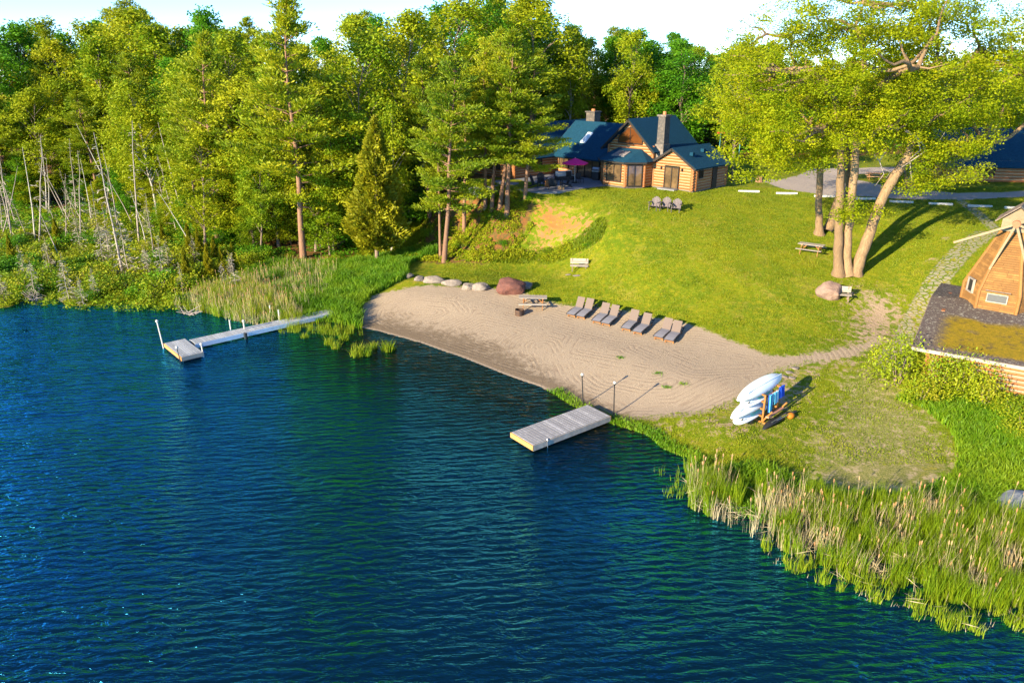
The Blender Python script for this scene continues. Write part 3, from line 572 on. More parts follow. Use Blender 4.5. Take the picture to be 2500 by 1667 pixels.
# tower
TC = Vector((29.23, 42.2, 0)); tz = 4.45
tower = thing('windmill', 'six sided tapering wooden windmill tower with bare plank sails on the mossy cabin roof', 'windmill', (TC.x, TC.y, tz), 0)
SHK = pm('golden_shake', (.36, .175, .048), (.19, .09, .026), 2.5, .85, .4, (1, 1, 2), vary=.8); POSTW = pm('golden_post', (.34, .16, .04), (.24, .105, .028), 3, .7, .2)
fa = math.atan2(-1.2, -.96)                                         # direction the front facet looks
def hexr(z): return 2.02 if z < 1.2 else 2.02 - (z - 1.2) * (1.36 / 3.55)
hv = [fa + math.radians(30 + 60 * i) for i in range(6)]
t_ = MB(); nC = 38; ch = 4.75 / nC
def hp(i, z, e=0): r = hexr(z) + e; return Vector((math.cos(hv[i % 6]) * r, math.sin(hv[i % 6]) * r, z))
wins = {5: None}
for k_ in range(nC):
    z0, z1 = k_ * ch, (k_ + 1) * ch
    for i in range(6):
        a0, b0, a1, b1 = hp(i, z0 + .02, .045), hp(i + 1, z0 + .02, .045), hp(i, z1, .01), hp(i + 1, z1, .01); Ls = (b0 - a0).length
        ns = max(1, int(Ls / .75)); offs = sorted([0, 1] + [min(.95, max(.05, (q + random.random() * .6) / ns)) for q in range(1 if k_ % 2 else 0, ns)])
        if i == 0 and False: continue
        for s0, s1 in zip(offs[:-1], offs[1:]):
            if s1 - s0 < .02: continue
            g = .005 / Ls
            V = [a0.lerp(b0, s0 + g), a0.lerp(b0, s1 - g), a1.lerp(b1, s1 - g), a1.lerp(b1, s0 + g)]
            inn = [v_ * .97 + Vector((0, 0, v_.z * .03)) for v_ in V]
            t_.add(V + inn, [(0, 1, 2, 3), (1, 0, 4, 5), (2, 1, 5, 6), (0, 3, 7, 4), (3, 2, 6, 7)], SHK)
for i in range(6):
    for za_, zb2 in ((0, 1.2), (1.2, 4.75)): t_.add([hp(i, za_, -.03), hp(i + 1, za_, -.03), hp(i + 1, zb2, -.03), hp(i, zb2, -.03)], [(0, 1, 2, 3)], TRIMD)  # dark core behind the shakes, its colour paints shadow lines between courses
t_.build('siding', tower)
for i in range(6):
    c_ = MB(); d_ = Vector((math.cos(hv[i]), math.sin(hv[i]), 0))
    c_.tube([hp(i, -.3, .0), hp(i, 1.2, .0), hp(i, 4.8, .0)], [.11, .11, .08], POSTW, 6); c_.build('corner_board', tower)
fn = Vector((math.cos(fa), math.sin(fa), 0)); fr_x = Vector((-fn.y, fn.x, 0))   # along the facet
# front window with board awning, left opening
c_ = MB(); r0 = hexr(.95) * math.cos(math.pi / 6) + .06
cc = fn * r0 + Vector((0, 0, .92)) - fr_x * .05; rzf = fa + math.pi / 2
wn_ = link('window', None, tower); c_.box(cc + fn * .02, (.96, .04, .42), pm('pale_board', (.12, .125, .12), (.09, .09, .09)), rz=rzf); c_.build('pane', wn_)
c_ = MB()
for dx_, dz_, sx_, sz_ in ((0, .235, 1.06, .05), (0, -.235, 1.06, .05), (-.505, 0, .05, .42), (.505, 0, .05, .42)): c_.box(cc + fn * .03 + fr_x * dx_ + Vector((0, 0, dz_)), (sx_, .06, sz_), WHITEWOOD, rz=rzf)
c_.build('frame', wn_); c_ = MB(); c_.box(cc + fn * .14 + Vector((0, 0, .42)), (1.25, .34, .05), BARK, rz=rzf, rx=-.35); c_.build('awning', wn_)
la = fa - math.radians(60); ln = Vector((math.cos(la), math.sin(la), 0)); lx = Vector((-ln.y, ln.x, 0)); c_ = MB(); r1 = hexr(1.25) * math.cos(math.pi / 6)
wl = link('window', None, tower); c_.box(ln * (r1 + .05) + Vector((0, 0, 1.28)), (.62, .05, .72), BLACKM, rz=la + math.pi / 2); c_.build('opening', wl)
c_ = MB()
for dx_, dz_, sx_, sz_ in ((0, .39, .8, .07), (0, -.39, .8, .07), (-.35, 0, .07, .78), (.35, 0, .07, .78)): c_.box(ln * (r1 + .09) + lx * dx_ + Vector((0, 0, 1.28 + dz_)), (sx_, .12, sz_), WHITEWOOD, rz=la + math.pi / 2)
c_.build('frame', wl)
# cap
cap = link('cap', None, tower, (0, 0, 4.75), (0, 0, rzf)); c_ = MB()
c_.box((0, 0, .25), (1.5, 1.7, .7), pm('cream_board', (.29, .21, .125), (.2, .14, .08))); c_.add([(-.75, -.86, .6), (.75, -.86, .6), (0, -.86, 1.25), (-.75, .86, .6), (.75, .86, .6), (0, .86, 1.25)], [(0, 1, 2), (5, 4, 3), (0, 2, 5, 3), (1, 4, 5, 2)], MATS['cream_board']); c_.build('cap_wall', cap)
c_ = MB(); 
for s_, m_ in ((-1, BARK), (1, STONE)):
    for q in range(6):
        a, b2 = q / 6, (q + 1) / 6 + .04; c_.slab([(s_ * 1.05 * a, -1.1, 1.34 - .85 * a + .012 * (6 - q)), (s_ * 1.05 * b2, -1.1, 1.34 - .85 * b2 + .012 * (6 - q)), (s_ * 1.05 * b2, 1.1, 1.34 - .85 * b2 + .012 * (6 - q)), (s_ * 1.05 * a, 1.1, 1.34 - .85 * a + .012 * (6 - q))], .05, m_)
c_.build('cap_roof', cap)
hub = link('sails', None, tower, fn * 1.3 + Vector((0, 0, 5.2)), (0, 0, rzf)); c_ = MB(); c_.tube([(0, .5, 0), (0, -.16, 0)], [.1, .1], POSTW, 10); c_.tube([(0, -.06, 0), (0, -.2, 0)], [.22, .20], pm('rust_wood', (.35, .13, .06)), 12); c_.build('hub', hub)
for an, ln_ in ((207, 3.1), (254, 2.75), (292, 2.9), (25, 2.3), (340, 2.2)):
    a = math.radians(an); c_ = MB(); d_ = Vector((math.cos(a), 0, math.sin(a))); c_.box(d_ * (ln_ / 2 + .12) + Vector((0, -.1, 0)), (ln_, .06, .13), pm('tan_board', (.33, .225, .13), (.22, .15, .085)), ry=-a, bev=.015); c_.build('sail_arm', hub)

# ------------------------------------------------------------------ docks
def deck(mb, L_, Wd, z, bw=.14, gap=.016, m=None, along='x', seed=0):
    rr = random.Random(seed); n_ = int(L_ / (bw + gap))
    for i in range(n_):
        x = -L_ / 2 + (i + .5) * L_ / n_; d = (L_ / n_ - gap, Wd + rr.uniform(-.01, .01), .035)
        if along == 'x': mb.box((x, 0, z + rr.uniform(-.002, .002)), d, m or DOCKW, vary=rr.random())
        else: mb.box((0, x, z), (d[1], d[0], d[2]), m or DOCKW, vary=rr.random())
pA, pB, pC, pD = [Vector((*q, .35)) for q in ((1.15, 32.31), (5.34, 35.69), (4.11, 36.96), (-.13, 33.82))]
ctr = (pA + pB + pC + pD) / 4; dv = (pB - pA + pC - pD) / 2; rz = math.atan2(dv.y, dv.x)
fd_ = thing('swim_dock', 'wide grey plank dock floating at the beach beside the two lamp poles', 'dock', (ctr.x, ctr.y, 0), rz)
b = MB(); deck(b, dv.length, 1.72, .40, .145, .042); b.build('deck', fd_)
b = MB(); hl = dv.length / 2
for s_ in (-1, 1): b.box((0, s_ * .885, .24), (dv.length, .05, .30), WHITEWOOD)
for s_ in (-1, 1): b.box((s_ * (hl + .025), 0, .26), (.05, 1.82, .27), pm('honey_board', (.55, .27, .08), (.42, .2, .06)))
b.box((0, 0, .06), (dv.length - .4, 1.3, .34), BLACKM); b.build('frame', fd_)
b = MB(); b.tube([(-hl + .9, -.93, .4), (-hl + .9, -.93, -.3)], .02, STEEL, 6); b.tube([(-hl + .9, -.93, .4), (-hl + .9, -.86, .46), (-hl + .9, -.8, .42)], .02, STEEL, 6); b.build('cleat', fd_)
def lamp_post(u, v, h, lab, lean=(0, 0)):
    p = at(u, v); t = thing('lamp_post', lab, 'lamp post', (p.x, p.y, p.z - .05)); b = MB(); b.tube([(0, 0, -.2), (lean[0], lean[1], h)], [.035, .028], BLACKM, 8); b.build('pole', t)
    b = MB(); b.tube([(lean[0], lean[1], h - .02), (lean[0], lean[1], h + .04)], [.05, .07], BLACKM, 10); b.sphere((lean[0], lean[1], h + .13), .085, WHITEP, 10, 6); b.build('globe', t)
lamp_post(1340, 929, 1.75, 'thin black pole with white globe at the back corner of the floating dock', (-.13, 0))
lamp_post(1410, 951, 1.8, 'thin black pole with white globe on the shore right of the floating dock', (-.05, 0))
# L-shaped pier
l0, l1, l2, l3 = [Vector((*q, 0)) for q in ((-23.54, 46.67), (-22.46, 47.53), (-20.37, 45.09), (-21.21, 44.09))]
hd = thing('pier', 'long narrow white plank pier with an L shaped head reaching out from the reeds', 'pier', ((l0 + l1 + l2 + l3) / 4), 0)
hc = (l0 + l1 + l2 + l3) / 4; hdir = ((l3 - l0) + (l2 - l1)) / 2; ha = math.atan2(hdir.y, hdir.x)
b = MB(); deck(b, hdir.length, 1.32, .40, .13, .014, m=WHITEWOOD, along='y', seed=2)
b2 = MB()
for i in range(9): b2.box((0, -.6 + i * .15, .40), (hdir.length, .122, .035), PALEPL, vary=random.random())
o_ = b2.build('head_deck', hd, rot=(0, 0, ha)); b2 = MB()
for s_ in (-1, 1): b2.box((0, s_ * .69, .27), (hdir.length + .1, .05, .26), MATS['honey_board'] if s_ < 0 else WHITEWOOD); b2.box((s_ * (hdir.length / 2 + .03), 0, .27), (.05, 1.36, .26), WHITEWOOD)
b2.box((0, 0, .1), (hdir.length - .3, 1.1, .3), BLACKM); b2.build('head_frame', hd, rot=(0, 0, ha))
ws, we = Vector((-21.75, 46.95, 0)), Vector((-12.75, 54.65, 0)); wd = we - ws; wa = math.atan2(wd.y, wd.x); wc = (ws + we) / 2 - hc
b2 = MB(); deck(b2, wd.length, 1.02, .40, .17, .032, m=PALEPL, seed=5); b2.build('walkway', hd, loc=wc, rot=(0, 0, wa))
b2 = MB()
for s_ in (-1, 1): b2.box((0, s_ * .54, .25), (wd.length, .045, .3), pm('pale_skirt', (.62, .66, .70), (.5, .54, .58)))
b2.box((0, 0, .12), (wd.length, .6, .2), BLACKM); b2.build('skirt', hd, loc=wc, rot=(0, 0, wa))
def post(w0, z1, r=.045, ball=False, lean=(0, 0), m=None, parent=hd):
    q = Vector((w0[0], w0[1], 0)) - hc; b = MB(); b.tube([(q.x, q.y, -1), (q.x + lean[0], q.y + lean[1], z1)], r, m or WHITEP, 8); o1 = b.build('post', parent)
    if ball: b = MB(); b.sphere((q.x + lean[0], q.y + lean[1], z1 + .06), .10, WHITEP, 10, 6); b.build('post_cap', o1)
post((-23.6, 46.75), 1.9, ball=True, lean=(-.2, 0)); post((-21.35, 44.2), 1.0, .03, True, (-.18, 0), BLACKM); post((-20.3, 45.15), .85, .045, True, (-.05, 0))
post(W(563, 768, 0), .95, .055, True); post(W(530, 757, 0), .75, .05); post(W(643, 745, 0), 1.15, .05); post(W(623, 733, 0), 1.1, .05); post(W(703, 715, 0), .9, .05)
wl_ = (we - ws).normalized(); wn2 = Vector((wl_.y, -wl_.x, 0))
b = MB(); q = Vector((*W(565, 778, 0), 0)) - hc; b.tube([(q.x, q.y, -.6), (q.x, q.y, .42)], .11, BLACKM, 10); b.build('bumper', hd)
def rampp(u0, v0, u1, v1, wd_, lab, seed):
    a, c = at(u0, v0), at(u1, v1); m_ = (a + c) / 2; d_ = c - a; t = MB(); n_ = int(d_.length / .22); rr = random.Random(seed)
    for i in range(n_): t.box((-d_.length / 2 + (i + .5) * d_.length / n_, rr.uniform(-.05, .05), .1), (.15, wd_ + rr.uniform(-.1, .1), .03), WHITEWOOD, rz=rr.uniform(-.06, .06))
    for s_ in (-.35, .35): t.box((0, s_, .05), (d_.length, .05, .07), BARK)
    o = t.build('boardwalk_panel', loc=(m_.x, m_.y, m_.z + .12), rot=(0, -math.asin(max(-1, min(1, d_.z / d_.length))), math.atan2(d_.y, d_.x))); tag(o, lab, 'boardwalk', 'slatted boardwalk panels')
rampp(722, 727, 768, 719, 1.0, 'broken slatted boardwalk panel joining the pier among the reeds', 1); rampp(768, 719, 812, 709, .8, 'slatted boardwalk panel lying in grass nearest the sand', 2)

# ------------------------------------------------------------------ sun loungers
TEAK = pm('teak', (.34, .15, .045), (.25, .10, .03), 4, .6); SLING = pm('taupe_sling', (.17, .122, .10), (.135, .098, .082), 20, .8); WICK = pm('dark_wicker', (.075, .06, .055), (.04, .035, .035), 12, .8, .3); SEATM = pm('grey_sling', (.22, .21, .23), (.18, .17, .19), 20, .8)
def make_lounger():
    t = thing('sun_lounger', '', 'sun lounger', group='grey sling sun loungers along the top of the sand')
    prof = [(0, .30), (.35, .33), (.8, .33), (1.15, .30), (1.35, .30)]      # y along lounger, z
    b = MB()
    for (y0, z0), (y1, z1) in zip(prof[:-1], prof[1:]): b.slab([(-.30, y0, z0), (.30, y0, z0), (.30, y1, z1), (-.30, y1, z1)], .03, SEATM, .5)
    b.build('seat', t)
    b = MB(); b.slab([(-.30, 1.24, .33), (.30, 1.24, .33), (.30, 1.72, .95), (-.30, 1.72, .95)], .035, SLING, .5); b.build('backrest', t)
    b = MB()
    pr_ = [(-.02, .27), (.35, .32), (.8, .31), (1.2, .25), (1.6, .28), (2.0, .40)]
    for s_ in (-1, 1): b.tube([(s_ * .335, y, z) for y, z in pr_], .035, WICK, 6)
    b.box((0, 0, .265), (.66, .05, .05), WICK); b.box((0, 1.98, .38), (.66, .05, .05), WICK); b.build('frame', t)
    for s_ in (-1, 1):
        for y, z in ((.15, .28), (1.7, .28)):
            b = MB(); b.box((s_ * .27, y, z / 2 - .03), (.06, .06, z + .06), TEAK); b.build('leg', t)
    b = MB(); b.box((0, .15, .14), (.6, .04, .09), TEAK); b.build('foot_rail', t); b = MB(); b.box((0, 1.7, .5), (.5, .03, .03), WICK, rx=.3); b.tube([(-.22, 1.62, .3), (-.22, 1.62, .8)], .012, WICK, 5); b.build('back_prop', t)
    return t
crop7 = lambda u, v: ((1300 + u / 3.36) / K, (620 + v / 3.36) / K)
lg = make_lounger(); lk = {lg.name: kids(lg)}
labs = ['sun lounger nearest the beach picnic table', 'second sun lounger from the picnic table, right half of the first pair', 'left lounger of the second pair from the picnic table', 'right lounger of the second pair from the picnic table',
        'left lounger of the third pair from the picnic table', 'right lounger of the third pair from the picnic table', 'left lounger of the last pair, one in from the row end', 'sun lounger at the far right end of the row, farthest from picnic table']
for i, (u, v) in enumerate([(312, 525), (390, 540), (520, 578), (595, 597), (762, 640), (855, 668), (1028, 712), (1115, 738)]):
    TREE_KIDS[lg.name] = lk[lg.name]; o = lg if i == 0 else copy_tree(lg); p = at(*crop7(u, v)); o.location = p; o.rotation_euler = (math.atan2(float(hz(p.x + 1.1, p.y + 1.66) - p.z), 2.0) * .8, 0, -math.atan2(.55, .83) + random.uniform(-.04, .04)); o['label'] = labs[i]

# ------------------------------------------------------------------ picnic tables, benches, boulders, fire ring
def picnic(u, v, ang, lab, sc=1., wm_=None):
    wm_ = wm_ or WHITEWOOD; p = at(u, v); t = thing('picnic_table', lab, 'picnic table', p, ang); t.scale = (sc,) * 3; b = MB()
    for i in range(5): b.box((0, -.3 + i * .15, .74), (1.9, .14, .04), wm_)
    b.build('table_top', t)
    for s_ in (-1, 1):
        b = MB(); b.box((0, s_ * .68, .44), (1.9, .13, .04), wm_); b.box((0, s_ * .68 + s_ * .14, .44), (1.9, .13, .04), wm_); b.build('bench_seat', t)
    b = MB()
    for x in (-.65, .65):
        for s_ in (-1, 1): b.box((x, s_ * .42, .36), (.04, .09, .86), TEAK, rx=s_ * .42)
        b.box((x + .045, 0, .40), (.04, 1.6, .09), TEAK); b.box((x + .045, 0, .70), (.04, .7, .09), TEAK)
        b.box((x * .62, 0, .56), (.6, .04, .06), TEAK, ry=.75 if x > 0 else -.75)
    b.build('a_frame', t); return t
pa = W(1208, 693, 1.8); pb_ = W(1246, 698, 1.8); 
picnic(1224, 706, -.05, 'white topped picnic table standing on the sand by the fire ring', 1.1)
picnic(1861, 583, -.62, 'weathered picnic table standing on the lawn in front of the tall trees', 1.0)
picnic(2010, 414, -.3, 'wooden picnic table on the grass island beside the gravel road', 1.0, pm('orange_board', (.6, .36, .22), (.48, .26, .14)))
def bench(u, v, ang, lab, gap=True):
    p = at(u, v); t = thing('garden_bench', lab, 'bench', p, ang); b = MB()
    for i in range(3): b.box((0, -.20 + i * .17, .44), (1.45, .155, .045), WHITEWOOD)
    b.build('seat', t); b = MB()
    for i in range(3): b.box((0, .32 + .035 * i, .58 + i * .135), (1.45, .04, .125), WHITEWOOD, rx=-.2)
    b.build('backrest', t)
    for s_ in (-1, 1):
        b = MB(); b.box((s_ * .55, -.15, .2), (.07, .07, .5), BARK); b.box((s_ * .55, .33, .45), (.07, .07, .95), BARK, rx=-.15); b.box((s_ * .55, .05, .40), (.07, .5, .06), BARK); b.build('leg', t)
bench(1330, 622, -.1, 'pale wooden bench standing alone on the lawn above the boulders'); bench(1927, 690, -.28, 'pale wooden bench in front of the round boulder at the foot of the tall tree')
def rockmesh(seed, sz, m, nz=.28, flat=0):
    import bmesh
    bm = bmesh.new(); bmesh.ops.create_icosphere(bm, subdivisions=4, radius=1); rr = np.random.default_rng(seed)
    ds = [(Vector(rr.normal(size=3)).normalized(), rr.uniform(.62, .92)) for _ in range(16)]
    from mathutils import noise as mn
    off = Vector((seed * 7.3, 0, 0))
    for v_ in bm.verts:
        c = v_.co.copy()
        for d_, h_ in ds:
            k_ = c.dot(d_)
            if k_ > h_: c -= d_ * (k_ - h_) * .85
        c *= 1 + nz * .5 * mn.noise(c * 1.3 + off) + nz * .25 * mn.noise(c * 4 + off) + nz * .1 * mn.noise(c * 11 + off)
        v_.co = Vector((c.x * sz[0], c.y * sz[1], c.z * sz[2]))
    me = bpy.data.meshes.new('rock'); bm.to_mesh(me); bm.free(); me.materials.append(m); me.polygons.foreach_set('use_smooth', [True] * len(me.polygons)); return me
ROCKR = pm('red_granite', (.19, .075, .055), (.09, .04, .035), 2.2, .9, .9, bscale=8); ROCKW = pm('pale_limestone', (.29, .235, .19), (.12, .10, .09), 1.8, .9, .9, bscale=6); ROCKP = pm('pink_granite', (.31, .20, .15), (.19, .12, .095), 3, .9, 1., bscale=10)
def rock(u, v, sz, seed, m, lab, rz=0, group=None, dz=.3, name='boulder', cat='boulder'):
    p = at(u, v); o = link(name, rockmesh(seed, sz, m), None, (p.x, p.y, p.z + sz[2] * dz), (0, 0, rz)); tag(o, lab, cat, group); return o
rock(1171, 671, (1.38, 1.0, .88), 5, ROCKR, 'biggest boulder, dark red granite, at the right end of the rock row', .1)
rock(1207, 661, (.62, .55, .42), 6, ROCKW, 'grey white rock tucked behind the red granite boulder', .3)
gr_ = 'pale rocks in the row above the sand'
for i, (u, v, sx_, lab) in enumerate([(941, 636, .28, 'smallest pale rock at the far left end of the rock row, near the reeds'), (962, 643, .40, 'low flat pale rock, second in the row from the reeds'), (996, 648, .78, 'long pale rock third in the row from the reeds'),
                                      (1040, 655, .72, 'smooth pale boulder in the middle of the rock row'), (1077, 662, .55, 'pale rock directly left of the last pale one in the row'), (1106, 664, .62, 'pale rock touching the left side of the big red boulder')]):
    rock(u, v, (sx_ * 1.28, .55, .40 if i > 1 else .25), 20 + i, ROCKW, lab, -.15, gr_)
rock(1905, 682, (1.0, .85, .80), 9, ROCKP, 'round pink granite boulder at the foot of the tall three stemmed tree', .4)
rock(1307, 632, (.40, .2, .07), 31, ROCKW, 'small flat stone slab in the grass, left one in front of the lawn bench', 0, 'flat slabs by the bench', name='stone_slab', cat='stone slab'); rock(1327, 634, (.45, .2, .07), 32, ROCKW, 'flat stone slab in the grass, right one in front of the lawn bench', 0, 'flat slabs by the bench', name='stone_slab', cat='stone slab')
rock(2335, 1168, (1.15, .8, .5), 33, pm('grey_rock', (.26, .27, .28), (.16, .165, .18), 3, .9, .9), 'large flat grey rock behind the cattails at the right edge', .2)
for i, (u, v, lab) in enumerate([(1800, 866, 'flat flagstone in the worn grass, nearest the big sand'), (1812, 856, 'flagstone at the top of the small cluster'), (1819, 869, 'flagstone at the right of the small cluster near the kayaks'), (1773, 880, 'lone flagstone closest to the upper kayak tip'), (1826, 846, 'flagstone farthest from the kayaks, beside the path')]):
    o = link('flagstone', rockmesh(50 + i, (.26, .24, .05), ROCKW, .4), None, at(u, v) + Vector((0, 0, .03)), (0, 0, i * .9)); tag(o, lab, 'flagstone', 'flagstones above the kayak rack')
p = at(1193, 723); t = thing('fire_ring', 'rusty metal fire ring on the sand beside the picnic table', 'fire pit', p); b = MB(); RUST = pm('rusty_steel', (.22, .11, .05), (.06, .04, .035), 4, .6, .2, metal=.4)
n_ = 24; ring = lambda r, z: [(math.cos(2 * math.pi * i / n_) * r, math.sin(2 * math.pi * i / n_) * r, z) for i in range(n_)]
V = ring(.33, -.05) + ring(.33, .42) + ring(.30, .42) + ring(.30, .1); b.add(V, [(j * n_ + i, j * n_ + (i + 1) % n_, (j + 1) * n_ + (i + 1) % n_, (j + 1) * n_ + i) for j in range(3) for i in range(n_)], RUST); b.build('ring', t)
b = MB(); b.poly([q[:2] for q in ring(.295, 0)], .0, .12, pm('ash', (.06, .055, .05))); b.build('ash_bed', t)

# ------------------------------------------------------------------ adirondack chairs
def make_adir(m, lab, group):
    t = thing('adirondack_chair', lab, 'chair', group=group); b = MB()
    for i in range(5): b.slab([(-.26, -.30 + i * .11, .38 - i * .032), (.26, -.30 + i * .11, .38 - i * .032), (.26, -.20 + i * .11, .35 - i * .032), (-.26, -.20 + i * .11, .35 - i * .032)], .02, m)
    b.build('seat', t); b = MB()
    for i, h_ in enumerate((.66, .76, .82, .82, .76, .66)):
        x = -.25 + i * .1; b.slab([(x - .045, .2, .2), (x + .045, .2, .2), (x * 1.15 + .05, .2 + h_ * .36, .2 + h_ * .93), (x * 1.15 - .05, .2 + h_ * .36, .2 + h_ * .93)], .02, m)
    b.build('backrest', t)
    for s_ in (-1, 1):
        b = MB(); b.box((s_ * .34, 0, .60), (.13, .72, .025), m); b.build('armrest', t); b = MB(); b.box((s_ * .30, -.28, .30), (.03, .09, .60), m); b.slab([(s_ * .28 - .012, -.33, .42), (s_ * .28 + .012, -.33, .42), (s_ * .28 + .012, .62, .06), (s_ * .28 - .012, .62, .06)], .1, m); b.build('leg', t)
    return t
ADM = pm('weathered_grey', (.17, .135, .14), (.12, .095, .10), 6, .8); ADD = pm('dark_slat', (.03, .03, .035), (.02, .02, .022), 6, .6)
ad = make_adir(ADM, 'left one of three grey slatted lawn chairs facing the lake', 'grey lawn chairs on the grass'); adk = kids(ad)
for i, (u, v, l_) in enumerate([(1502, 483, None), (1527, 484, 'middle one of three grey slatted lawn chairs facing the lake'), (1552, 488, 'right one of three grey slatted lawn chairs facing the lake')]):
    TREE_KIDS[ad.name] = adk; o = ad if i == 0 else copy_tree(ad); o.location = at(u, v); o.rotation_euler = (0, 0, -.55 + .08 * i); o.scale = (1.12,) * 3
    if l_: o['label'] = l_
def patio_at(u, v): x, y = W(u, v, 7.07); return Vector((x, y, 7.07))
crop5 = lambda u, v: ((1220 + u / 8.4) / K, (380 + v / 8.4) / K)
ad2 = None
for (u, v), rz, l_ in zip([(740, 640), (1090, 680), (1330, 640), (870, 600)], [1.2, -.2 + math.pi, -1.4, .3], ['dark slatted patio chair farthest left, under the pine branches', 'dark slatted patio chair with its back to the lawn, middle of the patio edge', 'dark slatted patio chair seen from the side, nearest the firewood block', 'dark slatted patio chair behind the middle one, under pine branches']):
    if ad2 is None: ad2 = make_adir(ADD, l_, 'dark slatted chairs on the patio'); k2 = kids(ad2); o = ad2
    else: TREE_KIDS[ad2.name] = k2; o = copy_tree(ad2); o['label'] = l_
    o.location = patio_at(*crop5(u, v)); o.rotation_euler = (0, 0, rz); o.scale = (1.15,) * 3
# umbrella
ux, uy = W(*crop5(1535, 560), 7.07); um = thing('patio_umbrella', 'pink patio umbrella on a pole in front of the glass doors', 'umbrella', (ux, uy, 7.07)); b = MB(); PINK = pm('pink_canvas', (.95, .02, .26), (.85, .012, .18), 3, .8)
R_, zc_ = 1.3, 1.95
V = [(0, 0, 2.42)] + [(R_ * math.cos(math.pi / 4 * i), R_ * math.sin(math.pi / 4 * i), zc_) for i in range(8)] + [(R_ * .99 * math.cos(math.pi / 4 * i), R_ * .99 * math.sin(math.pi / 4 * i), zc_ - .1) for i in range(8)]
b.add(V, [(0, 1 + i, 1 + (i + 1) % 8) for i in range(8)] + [(1 + i, 9 + i, 9 + (i + 1) % 8, 1 + (i + 1) % 8) for i in range(8)], PINK); b.build('canopy', um)
b = MB(); b.tube([(0, 0, 0), (0, 0, 2.48)], .03, WHITEP, 8); b.build('pole', um); b = MB(); b.tube([(0, 0, 0), (0, 0, .12)], [.3, .26], BLACKM, 12); b.build('base', um)
# round metal table + chairs beside umbrella
tp = patio_at(*crop5(1500, 590)); t = thing('patio_table', 'small dark round table beside the pink umbrella pole', 'table', (tp.x - .5, tp.y - .45, 7.07)); b = MB(); b.tube([(0, 0, .70), (0, 0, .73)], .5, ADD, 16); b.build('table_top', t); b = MB(); b.tube([(0, 0, 0), (0, 0, .7)], .04, ADD, 8); b.tube([(0, 0, 0), (0, 0, .04)], .28, ADD, 12); b.build('pedestal', t)
for (u, v), l_ in zip([(1640, 560), (1440, 520)], ['dark wicker armchair right of the umbrella pole', 'dark wicker armchair left of the umbrella pole']):
    q = patio_at(*crop5(u, v)); t = thing('wicker_chair', l_, 'chair', q, .5, 'wicker chairs by the umbrella'); b = MB(); b.box((0, 0, .42), (.6, .55, .07), WICK); b.build('seat', t); b = MB(); b.box((0, .28, .68), (.6, .06, .5), WICK, rx=-.15); b.box((-.3, 0, .6), (.05, .5, .06), WICK); b.box((.3, 0, .6), (.05, .5, .06), WICK); b.build('backrest', t)
    for x in (-.26, .26):
        for y in (-.24, .24): b = MB(); b.box((x, y, .2), (.04, .04, .4), ADD); b.build('leg', t)
q = patio_at(*crop5(1330, 495)); t = thing('patio_sofa', 'low patio sofa with white cushions left of the umbrella', 'sofa', q, .35); b = MB(); b.box((0, 0, .2), (1.9, .8, .34), WICK); b.box((0, .4, .5), (1.9, .12, .5), WICK); b.build('frame', t); b = MB(); b.box((-.47, -.04, .44), (.92, .7, .14), WHITEP, bev=.04); b.box((.47, -.04, .44), (.92, .7, .14), WHITEP, bev=.04); b.box((0, .3, .66), (1.8, .14, .38), WHITEP, bev=.04); b.build('cushion', t)
q = patio_at(*crop5(1975, 500)); t = thing('barbecue', 'steel gas barbecue with side shelves by the house wall', 'barbecue', q, -.5); b = MB(); b.box((0, 0, .45), (.7, .55, .75), ADD); b.build('cabinet', t); b = MB(); b.box((0, 0, .88), (.74, .58, .1), STEEL); b.tube([(-.36, .02, 1.05), (.36, .02, 1.05)], .24, STEEL, 14); b.build('lid', t)
for s_ in (-1, 1): b = MB(); b.box((s_ * .55, 0, .86), (.36, .5, .05), TEAK); b.build('side_shelf', t)
for x in (-.3, .3): b = MB(); b.tube([(x - .02, .0, .08), (x + .02, .0, .08)], .08, BLACKM, 10); b.build('wheel', t)
q = patio_at(*crop5(1260, 700)); o_ = MB(); o_.tube([(-.3, 0, .15), (.3, 0, .15)], .15, BARKL, 10); o_.build('firewood_log', loc=q, rot=(0, 0, -.2)); tag(bpy.data.objects['firewood_log'], 'short pale firewood log lying on the patio edge', 'log')
q = patio_at(*crop5(970, 640)); b = MB(); b.box((0, 0, .35), (.4, .4, .7), TEAK, bev=.03); o_ = b.build('fire_table', loc=q); tag(o_, 'square wooden stump table between the dark patio chairs', 'side table')

# ------------------------------------------------------------------ parking logs along the road
cu = [(1720, 442, 'leftmost'), (1807, 446.5, 'second'), (1895, 453, 'third, partly behind the oak trunks'), (1985, 459, 'fourth from left'), (2070, 466, 'fifth from left'), (2160, 471, 'sixth from left'), (2250, 476, 'seventh from left'), (2336, 480, 'rightmost')]
for i, (u, v, l_) in enumerate(cu):
    p = at(u, v); b = MB(); b.box((0, 0, .08), (1.95, .2, .2), WHITEP, bev=.03); o_ = b.build('parking_log', loc=p, rot=(0, 0, -.10 - .35 * (i > 3) * .3)); tag(o_, f'white parking log along the road, {l_} of the row', 'parking log', 'white parking logs along the road')
